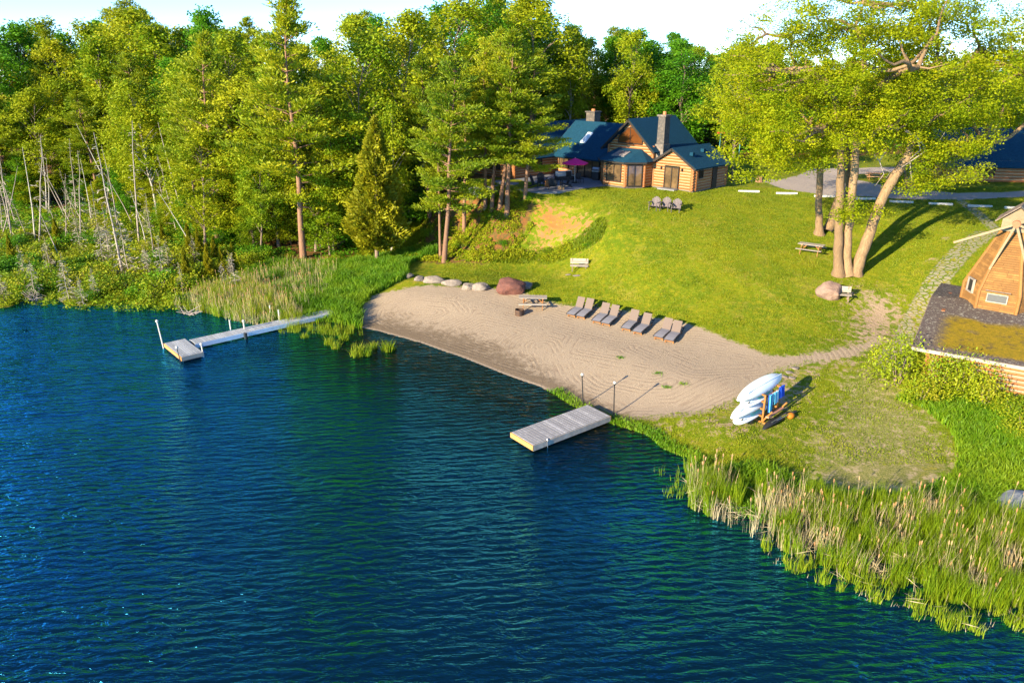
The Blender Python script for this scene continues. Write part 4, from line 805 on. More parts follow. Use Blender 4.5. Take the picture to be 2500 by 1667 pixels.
# sign and pole by the far drive
p = at(1650, 366); t = thing('street_sign', 'small red street sign on a tall blue green pole behind the house', 'sign', p); b = MB(); b.tube([(0, 0, 0), (0, 0, 3.1)], .05, pm('teal_pole', (.08, .28, .30)), 8); b.build('pole', t); b = MB(); b.box((0, 0, 3.2), (.95, .05, .26), pm('red_sign', (.62, .04, .03))); b.build('sign_board', t); b = MB(); b.box((0, 0, .2), (.5, .5, .5), WHITEP, bev=.05); b.build('base', t)
p = at(1694, 385); b = MB(); b.tube([(0, 0, 0), (0, 0, 2.6)], .045, MATS['teal_pole'], 8); o_ = b.build('marker_pole', loc=p); tag(o_, 'thin plain blue pole standing beside the tree right of the house', 'pole')
p = at(1742, 418); t = thing('stump', 'short broad orange tree stump at the drive edge right of the house', 'stump', p); b = MB(); b.tube([(0, 0, -.2), (0, 0, .1), (0, 0, .6)], [.5, .42, .38], BARKP, 12); b.build('trunk', t)

# ------------------------------------------------------------------ kayak rack
KW = pm('white_hull', (.82, .86, .86), (.74, .80, .80), 2, .25, spec=.5); MINT = pm('mint_pad', (.35, .75, .58), (.28, .68, .52), 3, .6); 
rx0 = Vector((13.05, 34.55, float(hz(13.05, 34.55)))); ra = math.atan2(3.42, 3.49)
rk_ = thing('kayak_rack', 'orange timber rack holding white kayaks and paddle boards', 'rack', rx0, ra)
# local x along the boats (to the upper right), y away from lake side
ORW = pm('orange_timber', (.38, .155, .03), (.28, .11, .025), 4, .6)
for x in (-.25, 1.35):
    b = MB(); b.box((x, -.12, .75), (.09, .09, 1.6), ORW); b.box((x, .1, -.0), (.09, 1.3, .09), ORW); b.build('upright', rk_)
    for z in (.32, .72, 1.12, 1.5): b = MB(); b.box((x, .28, z + .05), (.08, .85, .08), ORW, rx=.12); b.build('arm', rk_)
    b = MB(); b.box((x, -.33, .38), (.07, .9, .07), ORW, rx=-1.0); b.build('brace', rk_)
b = MB(); b.box((.55, -.12, .3), (1.5, .06, .12), ORW); b.box((.55, -.13, 1.4), (1.5, .06, .1), ORW); b.build('cross_rail', rk_)
def hull(mb, L_, wd_, dp, m, up=1, n_=28, k_=14, rocker=.18, pw=.62):
    V, F = [], []
    for i in range(n_ + 1):
        s = -1 + 2 * i / n_; wv = wd_ / 2 * max(.02, (1 - abs(s) ** 2.2)) ** pw; zc2 = rocker * abs(s) ** 3
        for j in range(k_):
            a = 2 * math.pi * j / k_; y = math.cos(a) * wv; z = math.sin(a) * dp / 2 * (1 - .75 * abs(s) ** 3) * (1 if math.sin(a) * up > 0 else .35); V.append((s * L_ / 2, y, z * 1 + zc2 * -up))
    F = [(i * k_ + j, i * k_ + (j + 1) % k_, (i + 1) * k_ + (j + 1) % k_, (i + 1) * k_ + j) for i in range(n_) for j in range(k_)] + [tuple(range(k_ - 1, -1, -1)), tuple(n_ * k_ + j for j in range(k_))]
    mb.add(V, F, m)
def boat(nm, z, L_, wd_, dp, x, y, tilt, lab, up, pad=None, fins=False, grp=None):
    t = thing(nm, lab, 'kayak' if nm == 'kayak' else 'paddle board', group=grp)
    t.matrix_world = Matrix.Translation(rx0) @ Matrix.Rotation(ra, 4, 'Z') @ Matrix.Translation((x, y, z)) @ Matrix.Rotation(tilt, 4, 'X')
    b = MB(); hull(b, L_, wd_, dp, KW, up, pw=.62 if nm == 'kayak' else .42, rocker=.16 if nm == 'kayak' else .05); b.build('hull', t, smooth=True)
    if pad: b = MB(); b.box((L_ * .14, 0, dp * .5 * up), (L_ * .42, wd_ * .62, .02), MINT, bev=.004); b.build('deck_pad', t)
    if fins:
        for yy in (-.12, .12): b = MB(); b.box((-L_ * .36, yy, dp * .5 * up + .06), (.22, .012, .14), BLACKM, ry=.5); b.build('fin', t)
    if nm == 'kayak': b = MB(); b.tube([(-L_ * .4, 0, dp * .45 * up - (.02)), (0, 0, dp * .5 * up), (L_ * .4, 0, dp * .45 * up)], [.02, .03, .02], KW, 6); b.build('keel', t)
boat('kayak', 1.72, 4.6, .86, .46, .32, .42, .62, 'upturned white kayak lying on top of the rack', 1, grp='white kayaks on the rack')
boat('paddle_board', 1.27, 3.1, .74, .12, -.15, .38, .35, 'upper paddle board with mint pad, directly under the top kayak', 1, True, True, 'paddle boards on the rack')
boat('kayak', .92, 4.2, .78, .36, -.35, .42, .45, 'white kayak in the middle of the rack, lower of the two kayaks', 1, grp='white kayaks on the rack')
boat('paddle_board', .45, 3.2, .76, .12, -.55, .42, .35, 'lowest paddle board with mint pad near the ground', 1, True, True, 'paddle boards on the rack')
def onrack(x, y, z, rz=0): return Matrix.Translation(rx0) @ Matrix.Rotation(ra, 4, 'Z') @ Matrix.Translation((x, y, z)) @ Matrix.Rotation(rz, 4, 'Z')
def cloth(nm, cat, x, w_c, z1, z0, m, lab, m2=None, y=-.24):
    b = MB(); n_ = 8
    for i in range(n_):
        xa, xb = -w_c / 2 + w_c * i / n_, -w_c / 2 + w_c * (i + 1) / n_; ya, yb = .04 * math.sin(i * 2.3), .04 * math.sin((i + 1) * 2.3)
        mm_ = m2 if m2 and i % 3 == 1 else m
        b.add([(xa, ya - .06, z0), (xb, yb - .06, z0), (xb, yb, z1), (xa, ya, z1), (xa, ya - .045, z0), (xb, yb - .045, z0), (xb, yb + .03, z1), (xa, ya + .03, z1)], [(0, 1, 2, 3), (7, 6, 5, 4), (3, 2, 6, 7), (0, 4, 5, 1), (0, 3, 7, 4), (1, 5, 6, 2)], mm_)
    o = b.build(nm); o.matrix_world = onrack(x, y, 0); tag(o, lab, cat)
BLUE = pm('royal_blue', (.015, .10, .62), (.01, .06, .42), 3, .7); TURQ = pm('turquoise_cloth', (.12, .55, .62), (.1, .45, .55), 3, .8); CREAM = pm('cloth_white', (.75, .72, .78), (.62, .6, .68), 3, .8)
cloth('life_jacket', 'life jacket', 1.25, .55, 1.62, 1.0, BLUE, 'bright blue life jacket hanging at the far end of the rack')
cloth('towel', 'towel', .62, .62, 1.50, .85, CREAM, 'white and turquoise towel draped over the rack rail', TURQ)
cloth('towel', 'towel', .08, .36, 1.50, .55, BLUE, 'blue and turquoise striped towel hanging by the near post', TURQ)
for x, c in ((.35, BLACKM), (.85, ORW)):
    b = MB(); b.tube([(0, 0, .3), (.03, 0, 1.0)], .02, c, 6); b.box((0, 0, .35), (.14, .03, .34), c, bev=.01); o = b.build('paddle'); o.matrix_world = onrack(x, -.3, 0); tag(o, 'black paddle leaning between the two towels' if c is BLACKM else 'orange paddle leaning below the white towel', 'paddle')
b = MB(); hull(b, 1.9, .42, .22, BLACKM); hull(b, .4, .3, .1, BLUE); o = b.build('kayak_bag', smooth=True); o.matrix_world = onrack(.0, -.62, .14, -.1); tag(o, 'long black bag lying on the grass beside the rack', 'bag')
b = MB(); b.box((0, 0, .0), (1.7, .2, .09), pm('brown_board', (.45, .22, .15)), bev=.02); o = b.build('loose_plank'); o.matrix_world = onrack(.55, -.36, .38, 0); tag(o, 'brown plank resting at the foot of the rack posts', 'plank')
for k_ in range(2):
    b = MB(); b.tube([(-.75, 0, 0), (.75, 0, .0)], .022, STEEL, 6); b.box((.85, 0, 0), (.36, .16, .03), BLACKM, bev=.01); o = b.build('boat_paddle'); o.matrix_world = onrack(.3 + k_ * .4, -.72 - .14 * k_, .28, -.1 * k_); tag(o, ['silver shafted paddle on the black bag, nearer the rack', 'silver shafted paddle on the grass, farther from the rack'][k_], 'paddle', 'paddles on the ground by the rack')
b = MB(); b.sphere((0, 0, .17), .2, pm('orange_rubber', (.5, .18, .015), (.4, .14, .01)), 14, 9, (1.3, .9, .85)); o = b.build('buoy', smooth=True); o.matrix_world = onrack(1.2, -.95, 0); tag(o, 'orange float lying on the grass behind the rack', 'float')

# ------------------------------------------------------------------ vegetation
LEAF = leafmat('broad_leaf', [(.08, .17, .005), (.17, .27, .006), (.29, .34, .008), (.38, .38, .010)])
LEAFY = leafmat('yellow_leaf', [(.17, .25, .006), (.30, .35, .008), (.42, .40, .012)])
LEAFD = leafmat('deep_green_leaf', [(.05, .18, .008), (.10, .27, .008), (.20, .36, .010)], .4)
NEEDLE = leafmat('pine_needle', [(.10, .18, .006), (.25, .30, .007), (.45, .42, .010)], .4)
CEDARM = leafmat('cedar_spray', [(.16, .17, .006), (.28, .27, .008), (.38, .33, .010)], .35)
OAKM = leafmat('oak_leaf', [(.16, .24, .004), (.33, .37, .006), (.52, .47, .010)], .45)
GRASS = leafmat('tall_grass', [(.05, .15, .005), (.11, .24, .006), (.22, .31, .010)], .35)
LAWNB = leafmat('lawn_blade', [(.08, .14, .003), (.16, .21, .004), (.28, .28, .008)], .3)
REEDG = leafmat('reed_blade', [(.10, .19, .004), (.20, .28, .006), (.36, .37, .02)], .4)
REEDD = leafmat('dry_reed', [(.30, .24, .14), (.46, .36, .20), (.55, .44, .28)], .3)
HEADM = pm('cattail_head', (.50, .34, .18), (.30, .15, .06), 6, .95, vary=1.)
BUSHM = leafmat('bush_leaf', [(.08, .19, .007), (.18, .29, .008), (.32, .35, .010), (.40, .33, .02)])
GREYT = leafmat('grey_twig', [(.24, .20, .16), (.34, .29, .23), (.42, .35, .26)], .1)

def unit(rr, n_): v = rr.normal(size=(n_, 3)); return v / np.linalg.norm(v, axis=1)[:, None]
def cards(P, Nn, ln, wd, rr, dirv=None):
    """one rhombic leaf card per point, normal Nn, long axis dirv or random"""
    n_ = len(P); a = unit(rr, n_) if dirv is None else dirv
    if dirv is None: a = a - Nn * (a * Nn).sum(1)[:, None]; a /= np.linalg.norm(a, axis=1)[:, None] + 1e-9
    b_ = np.cross(Nn, a); b_ /= np.linalg.norm(b_, axis=1)[:, None] + 1e-9
    l = (ln * rr.uniform(.7, 1.3, n_))[:, None]; w2 = (wd * rr.uniform(.7, 1.3, n_))[:, None]
    V = np.stack([P - a * l / 2, P + b_ * w2 / 2 + a * l * .05, P + a * l / 2, P - b_ * w2 / 2 + a * l * .05], 1).reshape(-1, 3)
    return V, np.arange(n_ * 4).reshape(-1, 4)
def cloud(C, R, dens, ln, wd, rr, squash=.7, up=.5, shell=.45):
    """leaf cards scattered through clumps"""
    PP, VR = [], []
    for c, r in zip(C, R):
        n_ = max(6, int(dens * r * r)); d = unit(rr, n_); rad = r * (shell + (1 - shell) * rr.random(n_)) ** .8 * (1 + .25 * rr.normal(size=n_))
        PP.append(c + d * rad[:, None] * np.array([1, 1, squash])); VR.append(np.clip(rr.uniform(.05, .95) + rr.normal(0, .09, n_), 0, 1))
    P = np.concatenate(PP); v = np.concatenate(VR); Nn = unit(rr, len(P)); Nn[:, 2] = np.abs(Nn[:, 2]) + up; Nn /= np.linalg.norm(Nn, axis=1)[:, None]
    V, F = cards(P, Nn, ln, wd, rr); return V, F, v
def limbs(mb, items, m, n_=6):
    for path, rad in items: mb.tube(path, rad, m, n_, cap=False)
def curve(a, b_, sag, k_=5, jit=0., rr=random):
    a, b_ = Vector(a), Vector(b_); out = []
    for i in range(k_ + 1):
        t = i / k_; p = a.lerp(b_, t); p.z += sag * math.sin(math.pi * t)
        if 0 < i < k_: p += Vector((rr.uniform(-jit, jit), rr.uniform(-jit, jit), rr.uniform(-jit, jit)))
        out.append(p)
    return out
def deciduous(seed, H, R, base, ncl, cr, leafm, barkm, ln=.30, dens=46, narrow=1.0, trunk_r=.016, lean=0.):
    rr = np.random.default_rng(seed); rd = random.Random(seed); mb = MB()
    tp = [Vector((0, 0, -.3))]; k_ = 7
    for i in range(1, k_ + 1): tp.append(Vector((rd.uniform(-.12, .12) * i * .5 + lean * i / k_, rd.uniform(-.12, .12) * i * .5, H * .86 * i / k_)))
    tr_ = H * trunk_r; mb.tube(tp, [tr_ * (1.25 if i == 0 else 1) * (1 - .88 * i / k_) for i in range(k_ + 1)], barkm, 8, cap=False)
    def trunk_at(z): 
        for a, b_ in zip(tp[:-1], tp[1:]):
            if z <= b_.z: return a.lerp(b_, (z - a.z) / (b_.z - a.z))
        return tp[-1]
    C, Rr = [], []
    for i in range(ncl):
        t = base + (1 - base) * rd.random() ** .85; h = (t - base) / (1 - base); prof = R * (math.sin(math.pi * min(1, (h * .82 + .16))) ** .7) * narrow
        if h > .85: prof *= .7
        a = rd.uniform(0, 2 * math.pi); q = prof * math.sqrt(rd.uniform(.12, 1)); z = H * t; p = trunk_at(min(z, H * .84))
        c = np.array([p.x + math.cos(a) * q, p.y + math.sin(a) * q, min(z, H - cr * .4)]); r = cr * rd.uniform(.6, 1.25) * (1.1 - .45 * h); C.append(c); Rr.append(r)
        if i % 3 == 0:
            z0 = max(H * base * .7, z - q * .8 - .5); s_ = trunk_at(min(z0, H * .8)); mb.tube(curve(s_, Vector(c), .15 * q, 4, .12, rd), [tr_ * .38 * (1 - h * .6), tr_ * .3 * (1 - h * .6), tr_ * .2, tr_ * .13, tr_ * .06], barkm, 5, cap=False)
    for i in range(int(ncl * .25)):                                         # stray tips that break the outline
        j = rd.randrange(ncl); d = unit(rr, 1)[0]; d[2] = abs(d[2]); C.append(C[j] + d * Rr[j] * 1.25); Rr.append(Rr[j] * .38)
    V, F, v = cloud(C, Rr, dens, ln, ln * .62, rr); return mb.mesh('trunk', True), mesh_np('crown', V, F, leafm, v)
def pine(seed, H, Rm, base, leafm, barkm, dens=1., gap=.0):
    rr = np.random.default_rng(seed); rd = random.Random(seed); mb = MB(); k_ = 6
    tp = [Vector((rd.uniform(-.06, .06) * i, rd.uniform(-.06, .06) * i, -.3 + (H + .1) * i / k_)) for i in range(k_ + 1)]; tr_ = H * .0135
    mb.tube(tp, [tr_ * 1.15] + [tr_ * (1 - .93 * i / k_) for i in range(1, k_ + 1)], barkm, 8, cap=False)
    def tat(z): f = min(max((z + .3) / (H + .1) * k_, 0), k_ - 1e-4); i = int(f); return tp[i].lerp(tp[i + 1], f - i)
    PP, DD, VR = [], [], []; z = H * base
    while z < H - .3:
        h = (z / H - base) / (1 - base); Lm = Rm * (1 - h) ** .75 * (.65 + .35 * min(1, h * 5)) + .35
        for b_ in range(rd.choice((4, 5, 5, 6))):
            if rd.random() < gap: continue
            a = rd.uniform(0, 2 * math.pi); Lb = Lm * rd.uniform(.55, 1.15); s_ = tat(z + rd.uniform(-.2, .2)); rise = Lb * rd.uniform(.02, .28) + .5 * h * Lb
            e = s_ + Vector((math.cos(a) * Lb, math.sin(a) * Lb, rise)); mb.tube(curve(s_, e, -.05 * Lb, 4, .05, rd), [.05 * (1 - h) + .02, .035, .025, .015, .008], barkm, 4, cap=False)
            vb = rd.uniform(.1, .9); n_s = max(2, int(Lb / .42))
            for q in range(n_s):
                t = .32 + .68 * (q + .5) / n_s; c = s_.lerp(e, t); wsp = .30 + .42 * (1 - abs(t - .6) * 1.4) * Lb * .35
                m_ = int(20 * dens * (1 + wsp * .5)); off = rr.normal(size=(m_, 3)) * np.array([wsp * .62, wsp * .62, .12]); P = np.array(c) + off
                d = off * np.array([.9, .9, .4]) + np.array([math.cos(a) * .35, math.sin(a) * .35, .42]) + rr.normal(size=(m_, 3)) * .28; d /= np.linalg.norm(d, axis=1)[:, None]
                PP.append(P); DD.append(d); VR.append(np.clip(vb + rr.normal(0, .15, m_), 0, 1))
        z += (.55 + .35 * (1 - h)) * rd.uniform(.85, 1.2)
    for q in range(14): PP.append(np.array([[tp[-1].x, tp[-1].y, H - q * .06]]) + rr.normal(size=(4, 3)) * .1); DD.append(np.tile([[0, 0, 1.]], (4, 1)) + rr.normal(size=(4, 3)) * .4); VR.append(np.full(4, .6))
    P = np.concatenate(PP); d = np.concatenate(DD); d /= np.linalg.norm(d, axis=1)[:, None]; v = np.concatenate(VR); Nn = np.cross(d, unit(rr, len(P))); Nn /= np.linalg.norm(Nn, axis=1)[:, None] + 1e-9
    V, F = cards(P, Nn, .36, .105, rr, d); return mb.mesh('trunk', True), mesh_np('crown', V, F, leafm, v)
def cedar(seed, H, R, leafm, barkm, n_=15000, base=.12):
    rr = np.random.default_rng(seed); mb = MB(); mb.tube([(0, 0, -.3), (.03, 0, H * .5), (0, 0, H * .97)], [H * .016, H * .01, .02], barkm, 7, cap=False)
    h = 1 - np.sqrt(rr.random(n_)) ** 1.15; a = rr.uniform(0, 2 * np.pi, n_); lump = 1 + .16 * np.sin(a * 3 + h * 14) + .13 * np.sin(a * 5 - h * 23) + .10 * np.sin(a * 9 + h * 40); prof = R * (1 - h) ** .8 * np.minimum(1, .55 + h * 3.5)
    q = prof * lump * rr.uniform(.45, 1.0, n_) ** .5; P = np.c_[np.cos(a) * q, np.sin(a) * q, H * base + h * H * (1 - base)]
    d = np.c_[np.cos(a), np.sin(a), np.full(n_, .55)] + rr.normal(size=(n_, 3)) * .45; d /= np.linalg.norm(d, axis=1)[:, None]; Nn = np.cross(d, unit(rr, n_)); Nn /= np.linalg.norm(Nn, axis=1)[:, None]
    v = np.clip(.5 + .35 * np.sin(a * 3 + h * 14) + rr.normal(0, .15, n_), 0, 1); V, F = cards(P, Nn, .34, .13, rr, d); return mb.mesh('trunk', True), mesh_np('crown', V, F, leafm, v)
def snag(seed, H, lean=.1, twigs=90, tl=.8, green=0, barkm=None):
    rr = np.random.default_rng(seed); rd = random.Random(seed); mb = MB(); k_ = 5; lx_, ly_ = rd.uniform(-1, 1) * lean * H, rd.uniform(-1, 1) * lean * H
    tp = [Vector((lx_ * (i / k_) ** 1.2 + rd.uniform(-.05, .05) * i * .5, ly_ * (i / k_), -.3 + (H + .3) * i / k_)) for i in range(k_ + 1)]
    mb.tube(tp, [H * .0105 * (1 - .85 * i / k_) for i in range(k_ + 1)], barkm or DEADW, 6, cap=False); P, D, Ls = [], [], []
    for i in range(twigs):
        t = rd.uniform(.12, 1); f = t * k_; j = min(int(f), k_ - 1); c = tp[j].lerp(tp[j + 1], f - j); a = rd.uniform(0, 6.283); l = tl * (1.15 - t) * rd.uniform(.5, 1.3); d = Vector((math.cos(a), math.sin(a), rd.uniform(-.55, .15))).normalized()
        P.append(c + d * l / 2); D.append(d); Ls.append(l)
        for _ in range(3): dd_ = (d + Vector((rd.uniform(-.6, .6), rd.uniform(-.6, .6), rd.uniform(-.5, .2)))).normalized(); P.append(c + d * l * rd.uniform(.4, .8) + dd_ * l * .2); D.append(dd_); Ls.append(l * .45)
    P, D, Ls = np.array(P), np.array(D), np.array(Ls)
    if twigs:
        Nn = np.cross(D, unit(rr, len(P))); Nn /= np.linalg.norm(Nn, axis=1)[:, None]; V, F = cards(P, Nn, 1., .035, rr, D)
        V = V.reshape(-1, 4, 3); c = P[:, None]; V = c + (V - c) * np.where(np.arange(4)[None, :, None] % 2 == 0, Ls[:, None, None], 1); tm = mesh_np('branches', V.reshape(-1, 3), F, GREYT, rr.random(len(P)))
    else: tm = None
    cm = None
    if green:
        C = [np.array(tp[-1]) * rd.uniform(.7, 1) + rr.normal(size=3) * .25 for _ in range(green)]; V, F, v = cloud(C, [.5] * green, 70, .2, .08, rr); cm = mesh_np('crown', V, F, CEDARM, v)
    return mb.mesh('trunk', True), tm, cm
def bush(seed, R, H, leafm, n_=16, ln=.2, dens=75):
    rr = np.random.default_rng(seed); C, Rr = [], []
    for i in range(n_):
        a, q = rr.uniform(0, 6.283), R * math.sqrt(rr.random()) * .75; C.append(np.array([math.cos(a) * q, math.sin(a) * q, H * rr.uniform(.2, .8) * (1.1 - .5 * q / R)])); Rr.append(R * rr.uniform(.28, .5))
    V, F, v = cloud(C, Rr, dens, ln, ln * .6, rr, .8); mb = MB()
    for i in range(7): a = i * .9; mb.tube([(0, 0, -.1), (math.cos(a) * R * .3, math.sin(a) * R * .3, H * .6)], [.03, .01], BARK, 4, cap=False)
    return mb.mesh('stem', True), mesh_np('foliage', V, F, leafm, v)
def plant(meshes, names, nm, lab, cat, grp, loc, rz, sc, lean=(0, 0)):
    t = link(nm, None, None, loc, (lean[0], lean[1], rz)); t.scale = sc if hasattr(sc, '__len__') else (sc,) * 3; tag(t, lab, cat, grp)
    for m_, n_ in zip(meshes, names):
        if m_: link(n_, m_, t)
    return t

# prototypes (18 m nominal)
DEC = [deciduous(100 + i, 18, R_, b_, 80, 1.45, lm, bk, .33, 92, trunk_r=.011) for i, (R_, b_, lm, bk) in enumerate([(4.0, .30, LEAF, BARK), (3.4, .22, LEAF, BARK), (4.4, .34, LEAFY, BARK), (3.0, .30, LEAF, BIRCH), (3.8, .25, LEAFY, BARK)])]
DEN = [deciduous(140 + i, 18, R_, .2, 84, 1.55, LEAFD, BARK, .33, 92, trunk_r=.012) for i, R_ in enumerate([4.3, 3.7, 4.0])]
PIN = [pine(200 + i, 20, R_, b_, NEEDLE, BARKP, 1.5, g * .6) for i, (R_, b_, g) in enumerate([(5.0, .28, .1), (4.3, .32, .15), (5.2, .22, .25), (3.4, .36, .1)])]
CED = [cedar(300 + i, 10, R_, CEDARM, BARK, 15000) for i, R_ in enumerate([2.3, 1.8])]
SNG = [snag(400 + i, 8, .14, 70, .9) for i in range(4)] + [snag(410 + i, 9, .3, 0, 0, barkm=BIRCH if i % 2 else DEADW) for i in range(3)]
SPR = [snag(430 + i, 4, .06, 130, .85, green=g) for i, g in enumerate([2, 9, 6])]
BSH = [bush(500 + i, 1.2, 1.3, m_, 20, .15, 150) for i, m_ in enumerate([BUSHM, LEAFY, LEAFD, BUSHM])]
MBSH = [bush(520 + i, 1.2, 1.35, m_, 34, .085, 330) for i, m_ in enumerate([BUSHM, LEAFY])]
TC_ = ('trunk', 'crown')
RT = random.Random(11)
skyl = [(-200, 60), (0, 52), (60, 50), (100, 42), (160, 62), (200, 105), (240, 70), (280, 42), (330, 18), (370, 55), (410, 62), (450, 80), (490, 42), (530, 75), (570, 70), (640, 85), (740, 90), (800, 50), (840, 32), (870, 60), (930, 35), (970, 20), (1050, -8),
        (1150, -15), (1220, -5), (1260, 60), (1320, 62), (1400, 35), (1440, 70), (1480, 95), (1550, 66), (1600, 88), (1650, 108), (1700, 95), (1750, 95), (1800, 120), (1900, 130), (2050, 130), (2200, 125), (2400, 110), (2600, 110)]
def sky_v(u): return float(np.interp(u, [a for a, _ in skyl], [b_ for _, b_ in skyl]))
def blocked(x, y, r):
    for bx, by, br in taken:
        if (x - bx) ** 2 + (y - by) ** 2 < (r + br) ** 2: return True
    return False
taken = []
WH = [(60, 'at the left picture edge'), (170, 'above the driftwood tangle'), (300, 'behind the shoreline spruces'), (380, 'above the white capped pier pole'), (470, 'above the pier head'), (560, 'above the dry cattails'), (640, 'left of the tallest pine'), (720, 'behind the tallest pine'),
      (800, 'between tallest pine and cedar'), (900, 'behind the golden cedar'), (1050, 'above the thick lawn edge pine'), (1200, 'behind the orange trunked pines'), (1290, 'above the left house wing'), (1390, 'behind the wing chimney'), (1480, 'behind the arched gable'), (1560, 'behind the tall stone chimney'), (1650, 'behind the house end'), (1760, 'by the red street sign'), (2000, 'behind the oaks'), (9999, 'beyond the dark lodge')]
def where(x, y):
    u = proj(x, y, 8)[0]; return next(t for m_, t in WH if u < m_)
def forest_tree(x, y, zone, frac=1.0, kindsel=None):
    z = float(hz(x, y)); u, _ = proj(x, y, z + 8); ht = max(6., ztop(sky_v(u), y) - z) * frac
    k_ = kindsel or RT.choices(['dec', 'den', 'pine', 'cedar'], zone['mix'])[0]
    if k_ == 'dec': pr_ = RT.choice(DEC); nomh = 18; nm, nat = 'broadleaf_tree', 'light green broadleaf tree'
    elif k_ == 'den': pr_ = RT.choice(DEN); nomh = 18; nm, nat = 'broadleaf_tree', 'deep green broadleaf tree'
    elif k_ == 'pine': pr_ = RT.choice(PIN); nomh = 20; nm, nat = 'pine_tree', 'feathery pine tree'; ht *= 1.03
    else: pr_ = RT.choice(CED); nomh = 10; nm, nat = 'cedar_tree', 'conical cedar tree'; ht = min(ht, RT.uniform(8, 13))
    s = ht / nomh; sx_ = s * RT.uniform(.85, 1.15) * (1.15 if s < .8 else 1)
    sz = 'tall' if ht > 17 else 'middling' if ht > 12 else 'low'; rw = 'front row' if zone.get('d', 9) < 5 else 'middle rows' if zone.get('d', 9) < 15 else 'back rows'
    plant(pr_, TC_, nm, f"{sz} {nat} {where(x, y)}, {rw}", 'tree', f"{nat}s {zone['lab']}", (x, y, z - .1), RT.uniform(0, 6.28), (sx_, sx_, s), (RT.uniform(-.04, .04), RT.uniform(-.04, .04)))
def hero(u0, v0, u1, v1, kind, idx, lab, wide=1., nom=None, zoff=0):
    p = at(u0, v0); ht = max(3, ztop(v1, p.y) - p.z); pr_ = {'dec': DEC, 'den': DEN, 'pine': PIN, 'cedar': CED}[kind][idx]; nomh = {'dec': 18, 'den': 18, 'pine': 20, 'cedar': 10}[kind]; s = ht / nomh
    top = ray(u1, v1); tx = top[0] / top[1] * p.y; lean = math.atan2(tx - p.x, ht)
    nm = {'dec': 'broadleaf_tree', 'den': 'broadleaf_tree', 'pine': 'pine_tree', 'cedar': 'cedar_tree'}[kind]
    t = plant(pr_, TC_, nm, lab, 'tree', None, (p.x, p.y, p.z - .1), 0, (s * wide, s * wide, s), (0, lean)); taken.append((p.x, p.y, 1.8)); return t
hero(697, 592, 652, -14, 'pine', 2, 'tallest white pine, its bare upper trunk against the sky, left of the cedar', 1.05)
hero(1020, 602, 1052, 125, 'pine', 0, 'big feathery pine whose thick trunk stands on the lawn edge above the rock row', 1.0)
hero(1012, 598, 1000, 250, 'pine', 3, 'slim pine with thin pale trunk touching the thick pine trunk above the rocks', .8)
hero(866, 601, 860, 262, 'cedar', 0, 'golden conical cedar with pale bare trunk foot at the edge of the tall grass', 1.0)
hero(1066, 531, 1068, 150, 'pine', 3, 'slender pine on the bank right of the big lawn edge pine')
hero(1165, 496, 1178, 62, 'pine', 1, 'pine at the top of the bank nearest the patio edge', 1.1)
hero(1115, 482, 1110, 90, 'pine', 3, 'orange trunked pine, left of the tight group above the bank', .9)
hero(1130, 484, 1150, 60, 'pine', 1, 'orange trunked pine, leaning one in the tight group above the bank', .9)
hero(1205, 458, 1235, 110, 'pine', 2, 'drooping dark pine in front of the patio and the left house wing', 1.1)
hero(1148, 476, 1195, 85, 'pine', 0, 'pine between the leaning orange trunk and the one nearest the patio', 1.0)
hero(988, 500, 965, 120, 'pine', 1, 'pine with purple grey trunk half way up the wooded bank')
hero(900, 575, 905, 230, 'dec', 3, 'thin broadleaf tree between the cedar and the bank pines', .7)
hero(765, 580, 770, 200, 'dec', 1, 'slender broadleaf tree just left of the cedar', .8)
hero(725, 578, 735, 170, 'dec', 4, 'yellow green broadleaf tree right of the tallest pine', .85)
hero(640, 568, 590, 190, 'dec', 4, 'leaning yellow green birch left of the tallest pine', .9)
hero(560, 560, 545, 170, 'dec', 2, 'yellow green broadleaf tree standing forward at the swamp corner', .95)
hero(500, 560, 463, 70, 'pine', 2, 'old pine with broken bare top above the swamp', .95)
hero(470, 575, 465, 300, 'dec', 4, 'small yellow green tree at the swamp corner below the broken pine', 1.3)
hero(600, 585, 600, 330, 'dec', 0, 'small leafy tree at the wood edge above the reeds', .9)
hero(830, 560, 830, 60, 'dec', 0, 'tall broadleaf tree directly behind the golden cedar', .9)
hero(930, 500, 935, 20, 'dec', 2, 'tall light green tree behind the bank, left of the giant maple', 1)
p_ = (4, 92)
for (x, y, i_, l_) in [(-6, 88, 0, 'giant light green maple rising behind the pines at the top centre'), (2.5, 93, 2, 'giant yellow green maple behind the left house wing, right of its twin')]:
    z = float(hz(x, y)); s = (ztop(-14, y) - z) / 18; plant(DEC[i_], TC_, 'broadleaf_tree', l_, 'tree', None, (x, y, z - .1), i_, (s * 1.25, s * 1.25, s)); taken.append((x, y, 3))
hero(1682, 415, 1705, 95, 'dec', 2, 'big tree with bare orange trunk right beside the house end wall', 1.15)
fl = [tuple(at(u, v)[:2]) for u, v in [(-260, 470), (0, 470), (120, 470), (300, 478), (400, 520), (520, 562), (640, 575), (720, 580), (820, 572), (900, 540)]]
fx = [a for a, _ in fl]; fy = [b_ for _, b_ in fl]
za = dict(lab='of the dense wood behind the swamp', mix=(6, 1.6, 1.8, 0)); zb_ = dict(lab='of the dark wood behind the house', mix=(3, 7, .6, 0)); zc_ = dict(lab='of the far wood beyond the road', mix=(6, 3, 1, 0)); zd = dict(lab='of the wooded bank behind the cedar', mix=(5, 2, 1.5, 0))
cnt = 0
